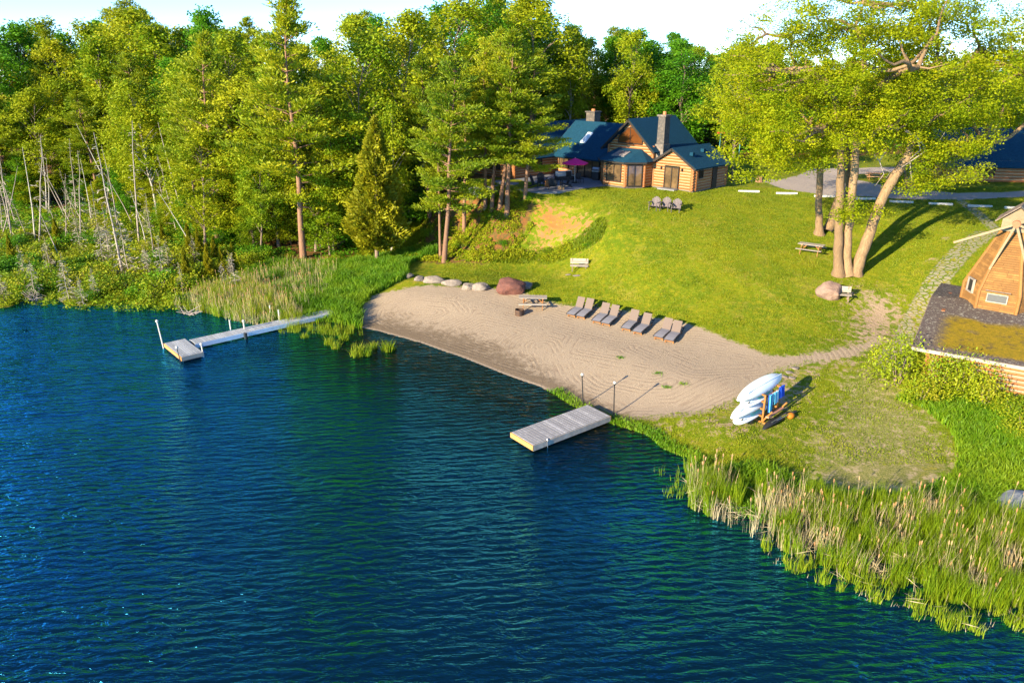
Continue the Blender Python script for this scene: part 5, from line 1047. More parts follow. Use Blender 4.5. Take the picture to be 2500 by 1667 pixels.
for it in range(9000):
    r_ = RT.random()
    if r_ < .55:
        x = RT.uniform(-78, -10); y0 = float(np.interp(x, fx, fy)); y = y0 + RT.uniform(0, 34); zone = za; sp = 1.9 if y - y0 < 9 else 2.6; fr_ = RT.uniform(.55, .95) if y - y0 < 10 else RT.uniform(.93, 1.07)
        if y - y0 < 4: fr_ = RT.uniform(.35, .75)
        if x > -16: zone = zd
    elif r_ < .62: x = RT.uniform(-16, -2); y = RT.uniform(84, 112); zone = zd; sp = 2.4; fr_ = RT.uniform(.8, 1)
    elif r_ < .88: x = RT.uniform(-4, 36); y = RT.uniform(93, 122); zone = zb_; sp = 2.2; fr_ = RT.uniform(.88, 1.05)
    else: x = RT.uniform(34, 110); y = RT.uniform(100, 128); zone = zc_; sp = 2.8; fr_ = RT.uniform(.8, 1)
    u, v = proj(x, y, float(hz(x, y)) + 8)
    if u < -140 or u > 2480 or blocked(x, y, sp) or (-16 < x < -5 and 76 < y < 87): continue
    zone['d'] = y - y0 if r_ < .55 else y - 84 if r_ < .62 else y - 93 if r_ < .88 else y - 100
    taken.append((x, y, sp)); forest_tree(x, y, zone, fr_); cnt += 1
    if cnt >= 262: break
print('forest', cnt)
for i in range(64):
    x = -74 + i * 1.02 + RT.uniform(-.6, .6); y = float(np.interp(x, fx, fy)) + RT.uniform(-1.5, 5.5); k_ = RT.choice(['dec', 'dec', 'den', 'dec']); h_ = RT.uniform(3.5, 8)
    if x > -10: continue
    pr_ = RT.choice({'dec': DEC, 'den': DEN, 'cedar': CED}[k_]); s = h_ / (10 if k_ == 'cedar' else 18)
    plant(pr_, TC_, 'sapling', ('conical' if k_ == 'cedar' else 'deep green' if k_ == 'den' else 'light green') + ' young tree ' + where(x, y), 'young tree', 'young trees along the wood edge', (x, y, float(hz(x, y)) - .9), i, (s * 1.5, s * 1.5, s))
# bare birch and dead trunks in front of the wood
RT = random.Random(5)
def lean_snag(u0, v0, u1, v1, proto, lab, grp='dead leaning trunks at the swamp edge', nm='dead_tree'):
    p = at(u0, v0); ht = max(1.5, ztop(v1, p.y) - p.z); top = ray(u1, v1); tx = top[0] / top[1] * p.y; nomh = 8
    s = ht / nomh; plant(proto, ('trunk', 'branches', 'crown'), nm, lab, 'dead tree', grp, (p.x, p.y, p.z - .1), 0, (max(.7, s * .9), max(.7, s * .9), s), (0, math.atan2(tx - p.x, ht)))
for i, (a, b_, c, d, k_, l_) in enumerate([(30, 560, 12, 330, 0, 'pale dead trunk second from the left edge'), (0, 555, 48, 400, 4, 'leaning dead trunk crossing at the far left edge'), (90, 565, 98, 300, 1, 'grey dead trunk rising from a forked base near the left edge'), (82, 555, 100, 360, 5, 'forked twin of the grey dead trunk near the left edge'),
        (185, 560, 182, 340, 1, 'straight dead trunk left of the swamp centre'), (212, 520, 218, 380, 5, 'short pale dead pole in the swamp'), (165, 520, 100, 380, 4, 'dead trunk leaning far left in the swamp'), (285, 640, 240, 300, 0, 'long pale dead trunk leaning left, swamp centre'),
        (320, 560, 292, 270, 2, 'tall pale dead trunk with a broken top, swamp centre right'), (308, 520, 250, 400, 4, 'thin trunk leaning left behind the tall pale one'), (430, 540, 385, 310, 6, 'grey leaning trunk at the wood corner'), (455, 590, 400, 440, 5, 'thin bare leaning trunk at the swamp corner'),
        (355, 600, 345, 440, 3, 'twiggy dead trunk right of the swamp centre'), (140, 600, 95, 480, 6, 'short bent dead trunk at left'), (250, 590, 236, 470, 1, 'twiggy dead trunk low in the swamp')]):
    lean_snag(a, b_, c, d, SNG[k_], l_)
RT = random.Random(8)
for i in range(28):
    u = RT.uniform(-40, 430); v = RT.uniform(440, 560) + (u > 300) * 30; k_ = RT.choice([0, 1, 2, 3, 4, 5, 6]); lean_snag(u, v, u + RT.uniform(-55, 35), v - RT.uniform(90, 190), SNG[k_], 'thin grey dead trunk ' + where(*at(u, v)[:2]), 'thin dead trunks at the back of the swamp')
for i, (u, v, v1, k_, l_) in enumerate([(82, 687, 590, 1, 'grey spruce with a brown green tip nearest the left shore'), (160, 694, 580, 1, 'grey twiggy spruce with pale trunk on the left shore'), (218, 683, 632, 0, 'small dead spruce leaning over the water'), (192, 700, 640, 2, 'thin dead spruce with bright green tip at the waterline'), (12, 690, 600, 0, 'dead grey spruce at the left picture edge'),
        (300, 640, 480, 0, 'tall bare grey spruce in the middle of the swamp'), (418, 670, 600, 0, 'twiggy dead spruce above the first cattails'), (375, 650, 540, 0, 'pale forked dead spruce in the swamp'), (543, 672, 580, 0, 'lone dead spruce stub among the cattails'), (120, 640, 540, 2, 'grey spruce behind the left shore shrubs'), (240, 620, 500, 1, 'grey spruce with faded green crown, swamp centre'), (345, 640, 560, 2, 'small grey spruce beside the green shrubs')]):
    p = at(u, v); ht = max(2.5, ztop(v1, p.y) - p.z); s = ht / 4; plant(SPR[k_], ('trunk', 'branches', 'crown'), 'dead_spruce', l_, 'dead tree', 'grey dying spruces in the swamp', (p.x, p.y, p.z - .05), i * 1.3, (s * .95, s * .95, s))
for i in range(14):
    u = RT.uniform(-60, 560); v = RT.uniform(520, 670); p = at(u, v)
    if linesd(shore, p.x, p.y) < 1.0 or float(hz(p.x, p.y)) < .1: continue
    s = RT.uniform(.5, 1.1); plant(SPR[RT.choice([0, 1, 2, 2])], ('trunk', 'branches', 'crown'), 'dead_spruce', 'small grey dying spruce ' + where(p.x, p.y).replace('above', 'below').replace('behind', 'before'), 'dead tree', 'small grey spruces between the swamp shrubs', (p.x, p.y, p.z - .05), i, s)
for i in range(16):
    u = RT.uniform(-20, 560); v = RT.uniform(560, 650); p = at(u, v); s = RT.uniform(.18, .34); plant(CED[i % 2], TC_, 'young_cedar', 'young yellow green conifer among swamp shrubs ' + where(p.x, p.y).replace('above', 'below').replace('behind', 'before'), 'young tree', 'young conifers in the swamp', (p.x, p.y, p.z - .05), i, (s * .8, s * .8, s))
nb_ = 0
for it in range(1500):
    u = RT.uniform(-60, 640); v = RT.uniform(530, 712); p = at(u, v)
    d_ = float(polysd(land, p.x, p.y))
    if d_ < .3 or blocked(p.x, p.y, -.9) or p.y > 84 or (u > 480 and v > 610): continue
    if any(abs(p.x - a) + abs(p.y - b_) < 1.5 for a, b_, in []): continue
    taken.append((p.x, p.y, 1.9)) if False else None
    k_ = RT.choices([0, 1, 2, 3], [4, 2.5, 3, 3])[0]; s = RT.uniform(.7, 1.35) * (.8 if d_ < 2 else 1.15); nb_ += 1
    plant(BSH[k_], ('stem', 'foliage'), 'shrub', ['olive', 'yellow green', 'deep green', 'dull green'][k_] + (' shrub hanging over the shoreline ' if d_ < 1.8 else ' shrub in the nearer swamp ' if d_ < 10 else ' shrub in the farther swamp ') + where(p.x, p.y).replace('above', 'below').replace('behind', 'before'), 'shrub', ('shrubs along the left waterline' if d_ < 1.8 else 'shrubs filling the swamp'), (p.x, p.y, p.z - .1), it, (s, s, s * .95))
    if nb_ >= 170: break
for i, (u, v, s, l_) in enumerate([(2060, 885, 1.9, 'tall yellow green bush at the front left corner of the mossy cabin'), (2150, 905, 1.6, 'leafy bush against the mossy cabin wall, second from its corner'), (2205, 910, 1.7, 'tall leafy bush in the middle of the mossy cabin wall'), (2260, 935, 1.3, 'lower bush in front of the mossy cabin wall, near its post'), (2110, 925, 1.3, 'low bush between the dry turf and the mossy cabin'), (2320, 960, 1.1, 'low bush at the right edge in front of the cabin post'), (2350, 1000, 1.2, 'bush at the right picture edge above the tall grass')]):
    p = at(u, v); plant(MBSH[1 if i in (0, 2) else 0], ('stem', 'foliage'), 'bush', l_, 'bush', 'bushes along the mossy cabin', (p.x, p.y, p.z - .1), i * 1.1, (s * .85, s * .85, s * (1.0 if i > 3 else 1.25)))
for i in range(26):
    u, v = [(560, 640), (620, 600), (700, 610), (760, 600), (820, 590), (930, 560), (950, 520), (990, 540), (1090, 500), (1130, 500), (1200, 480), (1100, 540), (1060, 570), (1150, 560), (1215, 560), (1250, 580), (1290, 585), (1350, 565), (1180, 520), (1020, 480), (880, 480), (840, 520), (780, 540), (660, 590), (1080, 460), (1210, 455)][i]; p = at(u, v); s = RT.uniform(.55, .95) * (.7 if u > 1140 else 1)
    plant(BSH[[0, 2, 1, 0][i % 4]], ('stem', 'foliage'), 'shrub', (['olive', 'deep green', 'yellow green', 'olive'][i % 4] + ' shrub on the wooded bank ' + where(p.x, p.y)).replace('above', 'below') if u > 900 else ['olive', 'deep green', 'yellow green', 'olive'][i % 4] + ' shrub at the wood foot ' + where(p.x, p.y).replace('above', 'below').replace('behind', 'before'), 'shrub', 'shrubs under the pines' if u > 900 else 'shrubs at the wood edge', (p.x, p.y, p.z - .1), i, (s, s, s * .8))

# the tall oaks on the lawn
def big_tree(base, stems, ells, ncl, lab, seed, dens=80, ln=.24, cr=1.0, dead=()):
    rr = np.random.default_rng(seed); rd = random.Random(seed); t = thing('oak_tree', lab, 'tree', base); mb = MB(); B = Vector(base)
    tips = []
    for st in stems:
        pts = [Vector(p) - B for p, _ in st]; rad = [r for _, r in st]; mb.tube(pts, rad, BARKL, 12, cap=False); tips.append(pts)
    C, Rr = [], []
    for (c, e, k_) in ells:
        for i in range(k_):
            d = unit(rr, 1)[0]; q = rr.uniform(.25, 1) ** .45; cpt = np.array(c) + d * q * np.array(e) - np.array(B); C.append(cpt); Rr.append(cr * rr.uniform(.65, 1.3))
            if d[2] > 0 and q > .8 and rr.random() < .4: C.append(cpt + d * cr * 1.2); Rr.append(cr * .4)
    C = np.array(C); o1 = mb.build('trunk', t, smooth=True); lb = MB()
    cand = [p for pts in tips for p in pts[-9::2]]
    for i in rr.choice(len(C), min(len(C), 70), replace=False):
        c = Vector(C[i])
        s_ = min(cand, key=lambda p: (p - c).length + (3 if p.z > c.z + 1 else 0)); L_ = (c - s_).length
        if L_ < 1 or c.z < 9.2: continue
        r0 = min(.24, .07 + L_ * .02); pth = curve(s_, c, -.05 * L_, 6, .05 * L_, rd); lb.tube(pth, [r0 * (1 - .85 * q / 6) for q in range(7)], BARKL, 7, cap=False); cand += pth[3:5] if len(cand) < 60 else []
    lb.build('limb', t, smooth=True)
    V, F, v = cloud(C, Rr, dens, ln, ln * .62, rr, .62, .6, .3); link('crown', mesh_np('crown', V, F, OAKM, v), t)
    for pts in dead:
        d_ = MB()
        for a in pts: d_.tube([Vector(p) - B for p in a[0]], [a[1] * (1 - .8 * q / (len(a[0]) - 1)) for q in range(len(a[0]))], DEADW, 6, cap=False)
        d_.build('dead_branch', t, smooth=True)
    return t
def px3(u, v, y): d = ray(u, v); k_ = y / d[1]; return (d[0] * k_, y, CAM_H + d[2] * k_)
b3 = at(1942, 632); yb = b3.y
def stem(pts, r0, y0, dy=0): 
    n_ = len(pts); P = [Vector(px3(u, v, y0 + dy * i / (n_ - 1))) for i, (u, v) in enumerate(pts)]; out = []; m_ = 6; rd = random.Random(int(pts[0][0]))
    for i in range((n_ - 1) * m_ + 1):
        t = i / m_; k_ = min(int(t), n_ - 2); f = t - k_; p0, p1, p2, p3 = P[max(k_ - 1, 0)], P[k_], P[k_ + 1], P[min(k_ + 2, n_ - 1)]
        q = .5 * (2 * p1 + (p2 - p0) * f + (2 * p0 - 5 * p1 + 4 * p2 - p3) * f * f + (3 * p1 - p0 - 3 * p2 + p3) * f ** 3); g = i / ((n_ - 1) * m_)
        out.append((q + Vector((rd.uniform(-.04, .04), rd.uniform(-.04, .04), 0)), r0 * (1 - .45 * g) * (1 + .5 * max(0, 1 - i / 2.5)) * rd.uniform(.93, 1.08)))
    return out
stems = [stem([(1926, 634), (1925, 560), (1930, 460), (1932, 345), (1936, 280)], .36, yb), stem([(1948, 634), (1946, 560), (1955, 460), (1966, 345), (1964, 310), (1975, 230)], .34, yb, .3), stem([(1964, 634), (1985, 570), (2030, 450), (2080, 368), (2092, 340), (2110, 290)], .42, yb, .2),
         stem([(1950, 500), (1948, 380), (1945, 300)], .22, yb + 1.0), stem([(2088, 352), (2140, 345), (2200, 350), (2250, 330)], .2, yb + .2), stem([(1964, 330), (1995, 322), (2020, 296), (2060, 296)], .2, yb, -.5), stem([(1932, 290), (1905, 200), (1860, 160)], .24, yb, 1), stem([(1975, 240), (2080, 160), (2200, 160), (2250, 110)], .24, yb + .3, 1), stem([(1936, 290), (1985, 150), (1965, 60)], .24, yb, .5)]
dead = [[([px3(*q, yb - .6) for q in ((2080, 300), (2105, 315), (2115, 345), (2090, 365))], .10), ([px3(*q, yb - .6) for q in ((2105, 315), (2130, 345), (2150, 335), (2170, 305))], .06), ([px3(*q, yb - .8) for q in ((2130, 345), (2085, 375), (2055, 395))], .05), ([px3(*q, yb - .8) for q in ((2090, 370), (2092, 395), (2094, 415))], .04), ([px3(*q, yb - .6) for q in ((2120, 340), (2150, 362), (2160, 355))], .035)],
        [([px3(*q, yb - .5) for q in ((2035, 345), (2020, 370), (2030, 400), (2012, 425))], .05), ([px3(*q, yb - .5) for q in ((2022, 385), (2045, 395), (2035, 410))], .03), ([px3(*q, yb - .5) for q in ((2020, 370), (2010, 360), (2008, 350))], .03)]]
def E_(u, v, y, eu, ev, ed, k_): 
    c = px3(u, v, y); s_ = y * 1.03 / FPX * K; return (c, (eu * s_, ed, ev * s_), k_)
big_tree(b3, stems, [E_(1880, 160, yb + .5, 215, 160, 5.5, 150), E_(2070, 120, yb + .5, 210, 150, 6, 150), E_(1830, 290, yb - .5, 150, 95, 4.5, 70), E_(2230, 180, yb, 190, 130, 5.5, 130), E_(2000, 290, yb - 1, 130, 60, 3.5, 45), E_(2160, 375, yb - .5, 95, 50, 3, 36), E_(2400, 130, yb, 150, 120, 5, 60), E_(1960, 480, yb - .8, 55, 22, 1.2, 8), E_(1745, 375, yb, 70, 40, 2.5, 14), E_(1990, 40, yb + .5, 190, 60, 4.5, 70), E_(2110, 430, yb - .3, 60, 22, 1.5, 9), E_(1700, 330, yb + 1, 50, 60, 3, 12), E_(2180, 318, yb, 85, 50, 3, 26)],
         0, 'huge three stemmed oak on the lawn with a grey base beside the round boulder', 61, 255, .165, .86, dead)
b4 = at(1895, 538); y4 = b4.y
big_tree(b4, [stem([(1882, 540), (1881, 470), (1884, 360), (1880, 260)], .32, y4), stem([(1896, 538), (1912, 500), (1930, 440), (1945, 330)], .44, y4 + .3, 1.5)], [E_(1800, 220, y4, 150, 150, 5, 90), E_(1950, 200, y4 + 1, 180, 140, 5, 90), E_(1840, 350, y4 - 1, 90, 40, 3, 22)], 0, 'oak with one upright and one leaning trunk just behind the huge three stemmed oak', 62, 170, .19, 1.0)
b5 = at(2088, 438); y5 = b5.y
big_tree(b5, [stem([(2088, 440), (2090, 390), (2110, 300)], .5, y5)], [E_(2110, 240, y5, 190, 110, 6, 70), E_(2330, 200, y5, 150, 90, 6, 60)], 0, 'broad oak beyond the gravel road, its trunk partly hidden by the leaning stem', 63, 80, .30, 1.35)
# ------------------------------------------------------------------ grasses and reeds
def scatter(polysdf, n_, bx, rr):
    x = rr.uniform(bx[0], bx[1], n_); y = rr.uniform(bx[2], bx[3], n_); k_ = polysdf(x, y); return x[k_], y[k_]
def blades(x, y, z, h, wd, bend, rr, lean=None):
    """two-segment curved blades"""
    n_ = len(x); a = rr.uniform(0, 2 * np.pi, n_); f = rr.uniform(0, 2 * np.pi, n_); bx_ = bend * h * rr.uniform(.3, 1.2, n_); w2 = wd * rr.uniform(.7, 1.3, n_) / 2
    B = np.c_[x, y, z]; s_ = np.c_[np.cos(f), np.sin(f), np.zeros(n_)] * w2[:, None]; l = np.c_[np.cos(a), np.sin(a), np.zeros(n_)]
    m_ = B + np.c_[np.zeros(n_), np.zeros(n_), h * .55] + l * (bx_ * .3)[:, None]; t = B + np.c_[np.zeros(n_), np.zeros(n_), h * (1 - bend * .25)] + l * bx_[:, None]
    V = np.stack([B - s_, B + s_, m_ + s_ * .8, m_ - s_ * .8, t], 1).reshape(-1, 3); o = np.arange(n_)[:, None] * 5
    return V, np.concatenate([o + np.array([[0, 1, 2]]), o + np.array([[0, 2, 3]]), o + np.array([[3, 2, 4]])], 1).reshape(-1, 3)
def gfield(name, lab, cat, x, y, h, wd, bend, m, rr, vscale=2., kind='stuff', zoff=0):
    z = np.maximum(hz(x, y), -.6) + zoff; V, F = blades(x, y, z, h, wd, bend, rr); v = np.clip(vnoise(x, y, vscale, 7) * .8 + rr.normal(0, .2, len(x)) + .1, 0, 1)
    o = link(name, mesh_np(name, V, F, m, np.repeat(v, 3))); tag(o, lab, cat, kind=kind); return o
rr = np.random.default_rng(42)
def gint(A2, x, y):
    i = np.clip(np.searchsorted(GX, x) - 1, 0, len(GX) - 2); j = np.clip(np.searchsorted(GY, y) - 1, 0, len(GY) - 2); return A2[j, i]
lawnmask = (np.maximum.reduce([SSD - .3, GSD + .2, PSD + .1, BARE, DIRT - .6, D2 - 1.5, FOR]) < -.0) & (SD > .25)
# lawn
x = rr.uniform(-6, 50, 520000); y = rr.uniform(30, 72, 520000); k_ = gint(lawnmask, x, y) & (rr.random(len(x)) < np.clip(1.35 - gint(ATT['dirt'], x, y) * 1.3 - gint(ATT['dry'], x, y) * .75, 0, 1)) & (np.abs(x) < y * .78)
inpatio = polysd(pw, x, y) > 0; k_ &= ~inpatio; x, y = x[k_], y[k_]
gfield('lawn_grass', 'short sunlit mown grass of the lawn', 'grass', x, y, rr.uniform(.03, .085, len(x)) * (.7 + 1.1 * vnoise(x, y, .8, 9) ** 2), .038, .6, LAWNB, rr, 1.6)
tall = [dpoly([(425, 690), (480, 712), (600, 738), (700, 735), (775, 738), (830, 755), (835, 735), (826, 700), (850, 680), (930, 655), (940, 620), (1010, 606), (960, 596), (860, 600), (760, 606), (640, 600), (540, 640)], .7),
        dpoly([(2060, 930), (2120, 950), (2190, 1000), (2215, 1050), (2200, 1100), (2120, 1130), (2000, 1140), (1850, 1110), (1760, 1060), (1640, 1060), (1595, 1060), (1640, 1120), (1760, 1160), (1900, 1200), (2100, 1230), (2352, 1290), (2600, 1300), (2600, 960), (2352, 930)], .8),
        [tuple(at(u, v)[:2]) for u, v in [(1375, 505), (1392, 515), (1370, 560), (1290, 598), (1220, 600), (1130, 600), (1120, 585), (1230, 580), (1330, 548)]],
        dpoly([(800, 745), (835, 757), (830, 770), (800, 760)], .3)]
def inany(P, x, y, m_=0): return np.max([polysd(q, x, y) for q in P], 0) > m_
for i, (q, n_, hh_, l_) in enumerate([(tall[0], 60000, (.35, .85), 'lush tall green grass between the reeds and the sand'), (tall[1], 90000, (.22, .62), 'lush tall green grass around the dry turf at lower right'), (tall[2], 6500, (.12, .34), 'tall green grass rimming the bare gravel slope'), (tall[3], 2500, (.2, .4), 'green grass tuft by the boardwalk at the sand')]):
    Q = np.array(q); x = rr.uniform(Q[:, 0].min(), Q[:, 0].max(), n_ * 3); y = rr.uniform(Q[:, 1].min(), Q[:, 1].max(), n_ * 3); s_ = polysd(q, x, y); k_ = (s_ > -.3 * rr.random(len(x))) & (hz(x, y) > -.05) & (np.abs(x) < y * .8) & (rr.random(len(x)) < .25 + .9 * vnoise(x, y, .7, 3)) & (gint(SSD, x, y) < -.15); x, y = x[k_][:n_], y[k_][:n_]
    gfield('tall_grass', l_, 'tall grass', x, y, rr.uniform(*hh_, len(x)) * (.6 + .8 * vnoise(x, y, 1.1, 5)), .045, .55, LAWNB if i == 2 else GRASS, rr, 1.3)
# grass fringe on the shore by the dock, bank cover
fr_px = [(1275, 903), (1310, 928), (1345, 945), (1400, 968), (1450, 983), (1492, 998), (1522, 1024), (1560, 1042), (1600, 1056)]
frw = [W(u, v, .1) for u, v in fr_px]; X_, Y_ = rr.uniform(2, 11, 60000), rr.uniform(29, 40, 60000); s_ = linesd(frw, X_, Y_); k_ = (s_ < .9 * rr.random(len(X_))) & (hz(X_, Y_) > -.02) & (polysd([(p.x + q[0], p.y + q[1]) for p, q in [(ctr, (0, 0))] * 3], X_, Y_) < 9); X_, Y_ = X_[k_], Y_[k_]
gfield('shore_grass', 'green grass fringe along the shore beside the floating dock', 'grass', X_, Y_, rr.uniform(.08, .28, len(X_)), .035, .6, GRASS, rr)
# ground cover leaves on the bank and in the wood edge
def cover(name, lab, poly, n_, hmax, m, ln, thr=.35, sc=.9, nz=12):
    Q = np.array(poly); x = rr.uniform(Q[:, 0].min(), Q[:, 0].max(), n_ * 4); y = rr.uniform(Q[:, 1].min(), Q[:, 1].max(), n_ * 4); nn_ = vnoise(x, y, sc, nz) * .6 + vnoise(x, y, sc * .35, nz + 1) * .4
    k_ = (polysd(poly, x, y) > 0) & (nn_ > thr) & ((gint(BARE, x, y) < .1) | (nn_ > .60)); x, y, nn_ = x[k_][:n_], y[k_][:n_], nn_[k_][:n_]
    z = hz(x, y) + rr.random(len(x)) * hmax * np.clip((nn_ - thr) * 4, .1, 1); Nn = unit(rr, len(x)); Nn[:, 2] = np.abs(Nn[:, 2]) + .8; Nn /= np.linalg.norm(Nn, axis=1)[:, None]
    V, F = cards(np.c_[x, y, z], Nn, ln, ln * .65, rr); o = link(name, mesh_np(name, V, F, m, np.clip(nn_ + rr.normal(0, .2, len(x)), 0, 1))); tag(o, lab, 'undergrowth', kind='stuff')
bankP = [tuple(at(u, v)[:2]) for u, v in [(880, 600), (1010, 604), (1110, 606), (1200, 598), (1290, 598), (1350, 570), (1300, 562), (1230, 583), (1190, 570), (1230, 520), (1205, 500), (1225, 455), (1190, 440)]] + [(-3, 76), (-14, 80), (-16, 72)]
cover('bank_undergrowth', 'leafy green undergrowth covering the bank below the patio', bankP, 60000, .5, BUSHM, .16, .40, 1.1)
cover('wood_undergrowth', 'dark leafy undergrowth on the wood floor', [(-80, 88), (-32, 72), (-24, 70), (-14, 68), (-12, 78), (-14, 92), (-30, 96), (-80, 104)], 50000, .7, LEAFD, .24, .38, 2.0)
cover('swamp_undergrowth', 'low green leafy growth carpeting the swamp', dpoly([(-250, 700), (60, 684), (200, 700), (400, 698), (450, 690), (560, 640), (640, 590), (400, 500), (-250, 480)], .6), 90000, .7, BUSHM, .22, .30, 1.7)
cover('house_wood_undergrowth', 'dark undergrowth below the trees behind the house', [(-4, 90), (20, 90), (36, 97), (110, 100), (110, 128), (-4, 124)], 30000, 1.2, LEAFD, .4, .35, 2.5)
# cattails: blades, dry stalks, heads
def reeds(name, lab, poly, n_g, n_d, n_h, hg, hd_, seedv, clump=.8, wg=.023, edge=.0):
    Q = np.array(poly)
    def pick(n_, thr, sd_):
        x = rr.uniform(Q[:, 0].min(), Q[:, 0].max(), n_ * 6); y = rr.uniform(Q[:, 1].min(), Q[:, 1].max(), n_ * 6); s_ = polysd(poly, x, y)
        k_ = (s_ > 0) & (vnoise(x, y, clump, sd_) * .5 + vnoise(x, y, .35, sd_ + 1) * .5 + np.clip(s_ / 3.2, 0, 1) * .22 > thr + edge); return x[k_][:n_], y[k_][:n_]
    x, y = pick(n_g, .54, seedv); z = np.maximum(hz(x, y), -.35); V, F = blades(x, y, z, rr.uniform(*hg, len(x)), wg, .2, rr); v = np.clip(rr.normal(.5, .25, len(x)), 0, 1)
    t = thing(name, lab, 'reeds', (0, 0, 0)); t['kind'] = 'stuff'; tag(link('reed_leaves', mesh_np('reed_leaves', V, F, REEDG, np.repeat(v, 3)), t), kind='stuff')
    if n_d:
        x, y = pick(n_d, .52, seedv + 5); z = np.maximum(hz(x, y), -.3); h = rr.uniform(*hd_, len(x)) * .8; V, F = blades(x, y, z, h, .022, .22, rr); tag(link('dry_stalks', mesh_np('dry_stalks', V, F, REEDD, np.repeat(rr.random(len(x)), 3)), t), kind='stuff')
        n2_ = n_d // 3; x, y = pick(n2_, .5, seedv + 9); z = np.maximum(hz(x, y), 0) + rr.uniform(.1, .5, len(x)); d = unit(rr, len(x)); d[:, 2] *= .35; d /= np.linalg.norm(d, axis=1)[:, None]; Nn = np.cross(d, unit(rr, len(x))); Nn /= np.linalg.norm(Nn, axis=1)[:, None]; V, F = cards(np.c_[x, y, z], Nn, .7, .025, rr, d); tag(link('fallen_stalks', mesh_np('fallen_stalks', V, F, REEDD, rr.random(len(x))), t), kind='stuff')
    if n_h:
        x, y = pick(n_h, .5, seedv + 5); b = MB()
        for xx, yy, hh_ in zip(x, y, rr.uniform(hd_[0] * .95, hd_[1], len(x))):
            z0 = max(float(hz(xx, yy)), -.2); dx, dy = rr.normal(0, .09, 2); b.tube([(xx, yy, z0), (xx + dx, yy + dy, z0 + hh_)], [.010, .006], REEDMT, 3, cap=False); b.tube([(xx + dx, yy + dy, z0 + hh_ - .05), (xx + dx, yy + dy, z0 + hh_), (xx + dx * 1.05, yy + dy * 1.05, z0 + hh_ + .10), (xx + dx * 1.05, yy + dy * 1.05, z0 + hh_ + .15)], [.008, .022, .025, .005], HEADM, 5, cap=False)
        tag(b.build('seed_heads', t), kind='stuff')
REEDMT = pm('reed_stalk', (.48, .37, .19), (.34, .27, .13), 5, .9)
reeds('cattail_bed', 'green cattails with dry stalks and pale seed heads filling the lower right shore', dpoly([(1570, 1075), (1610, 1110), (1700, 1140), (1800, 1150), (1900, 1165), (2000, 1180), (2150, 1200), (2352, 1240), (2600, 1260), (2600, 1400), (2352, 1395), (2250, 1400), (2100, 1375), (2000, 1330), (1850, 1290), (1740, 1240), (1650, 1200), (1580, 1165)], 0), 23000, 3600, 170, (.7, 1.6), (.9, 2.1), 31, edge=.07)
reeds('sparse_reeds', 'sparse green reeds standing in open water below the cattail bed', dpoly([(1740, 1245), (1850, 1290), (2000, 1330), (2100, 1370), (2250, 1400), (2500, 1420), (2500, 1480), (2300, 1475), (2150, 1445), (2050, 1400), (1900, 1350), (1780, 1300)], 0), 3200, 160, 0, (.5, 1.1), (.5, .9), 71, .45, .028)
reeds('thin_reeds', 'thin scattered reeds in the water at the left end of the cattail bed', dpoly([(1500, 1080), (1560, 1075), (1585, 1160), (1530, 1150)], 0), 130, 0, 0, (.4, .8), (.5, .9), 75, .5, .025)
reeds('shore_cattails', 'pale dry cattails with seed heads along the shore left of the pier', dpoly([(395, 705), (470, 714), (520, 730), (600, 744), (690, 742), (700, 725), (640, 700), (600, 660), (560, 655), (480, 672), (430, 690)], .2), 6500, 2000, 150, (.7, 1.35), (.9, 1.7), 81)
reeds('back_cattails', 'scattered dry cattail stalks standing in the lush grass above the pier', dpoly([(560, 660), (640, 700), (720, 700), (760, 660), (780, 620), (700, 605), (600, 630)], .7), 500, 700, 80, (.6, 1.1), (1.0, 1.6), 91)
reeds('pier_reeds', 'green reeds growing around the shore end of the pier', dpoly([(690, 742), (830, 752), (840, 770), (790, 775), (700, 765), (640, 768), (640, 752)], 0), 1300, 0, 0, (.4, .95), (.5, .9), 95, .5)
# single reed clumps in the shallows
for i, (u, v, w_, h_, l_) in enumerate([(756, 790, .35, 1.0, 'reed clump in open water nearest the pier'), (772, 800, .3, .9, 'second reed clump in the water right of the pier'), (790, 780, .4, .9, 'reed clump close under the grassy corner by the pier'), (820, 818, .4, 1.3, 'tallest reed clump in the shallows, in front of the others'), (842, 815, .35, 1.1, 'reed clump directly right of the tallest one'), (858, 800, .3, .9, 'small reed clump between the middle clumps'), (888, 805, .42, 1.2, 'rightmost reed clump in the shallows off the sand'), (902, 802, .25, .8, 'thin reed tuft touching the rightmost clump'), (700, 775, .3, .7, 'low reed clump leaning on the near side of the pier'), (745, 765, .5, .6, 'low reed patch against the boardwalk')]):
    x, y = W(u, v, 0); n_ = int(150 * w_ / .35 * .6); a = rr.uniform(0, 6.283, n_); q = w_ * np.sqrt(rr.random(n_)); xs, ys = np.cos(a) * q, np.sin(a) * q; V, F = blades(xs, ys, np.full(n_, -.2), rr.uniform(.55, 1, n_) * h_, .035, .4, rr)
    o = link('reed_clump', mesh_np('reed_clump', V, F, REEDG, np.repeat(rr.random(n_), 3)), None, (x, y, 0)); tag(o, l_, 'reeds', 'reed clumps in the shallows')
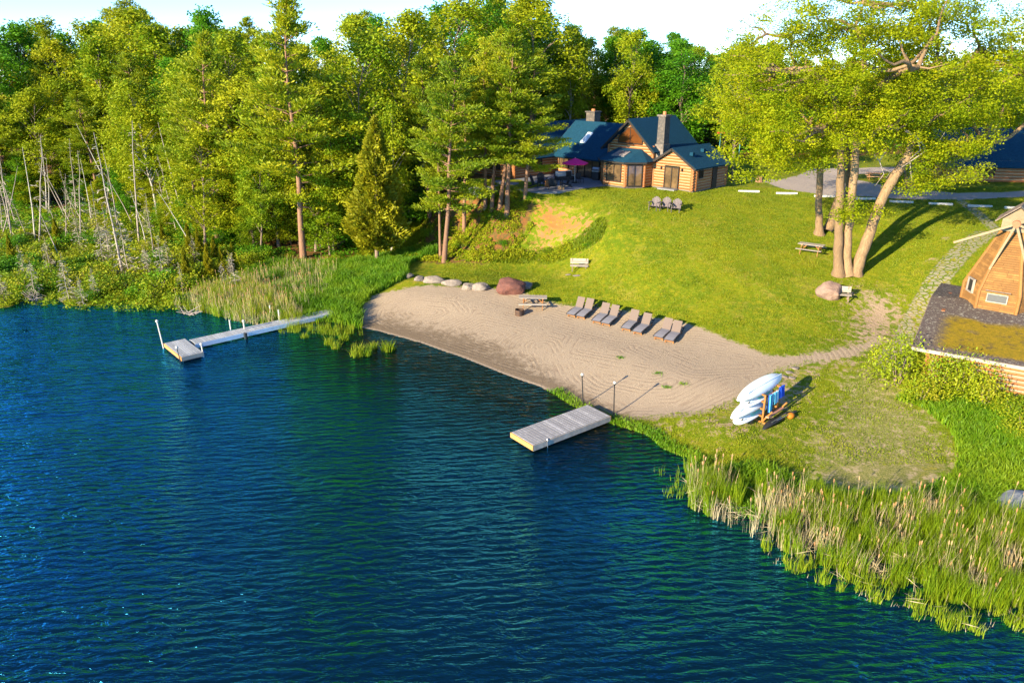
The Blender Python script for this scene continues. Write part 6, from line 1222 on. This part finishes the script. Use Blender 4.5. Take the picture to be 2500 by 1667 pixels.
# weeds on the sand
for i, (u, v, l_) in enumerate([(1513, 858, 'green weed tuft on the raked sand, left of two'), (1570, 882, 'green weed tuft in the middle of the raked sand'), (1533, 890, 'small green weed below the other sand tufts'), (1425, 822, 'sparse weed patch on the sand below the loungers')]):
    p = at(u, v); n_ = 90; V, F = blades(rr.normal(0, .16, n_), rr.normal(0, .12, n_), np.zeros(n_), rr.uniform(.05, .14, n_), .03, .7, rr); o = link('weed_tuft', mesh_np('weed_tuft', V, F, GRASS, np.repeat(rr.random(n_), 3)), None, p); tag(o, l_, 'weed', 'weeds on the sand')
# driftwood at the left shore
for i, (u, v, l_) in enumerate([(75, 690, 'tangle of grey driftwood branches at the left waterline'), (440, 722, 'pile of bleached dead branches at the water left of the cattails')]):
    x, y = W(u, v, .1); b = MB(); rd = random.Random(i + 3)
    for k_ in range(16): a = rd.uniform(-.5, 3.6); l = rd.uniform(.5, 1.3); b.tube([(rd.uniform(-.5, .5), rd.uniform(-.3, .3), rd.uniform(0, .1)), (math.cos(a) * l, math.sin(a) * l * .5, rd.uniform(.1, .8))], [.035, .01], DEADW, 5, cap=False)
    o = b.build('driftwood', loc=(x, y, .05)); tag(o, l_, 'driftwood')

# look-alikes that still share a label are told apart by their order from the left
by = {}
for o in COL.objects:
    if o.parent is None and o.get('label') and o.name.split('.')[0] in ('broadleaf_tree', 'pine_tree', 'sapling', 'shrub', 'dead_spruce', 'dead_tree', 'young_cedar', 'cedar_tree'): by.setdefault(o['label'], []).append(o)
ORD = ['first', 'second', 'third', 'fourth', 'fifth', 'sixth', 'seventh', 'eighth', 'ninth', 'tenth', 'eleventh', 'twelfth']
for lab, os_ in by.items():
    if len(os_) < 2: continue
    os_.sort(key=lambda q: proj(q.location.x, q.location.y, q.location.z + 2)[0])
    for i, q in enumerate(os_):
        sfx = {2: ['left of two', 'right of two'], 3: ['left of three', 'middle of three', 'right of three']}.get(len(os_))
        q['label'] = lab + ', ' + (sfx[i] if sfx else (ORD[i] + ' from left' if i < 12 else 'far right of its patch'))
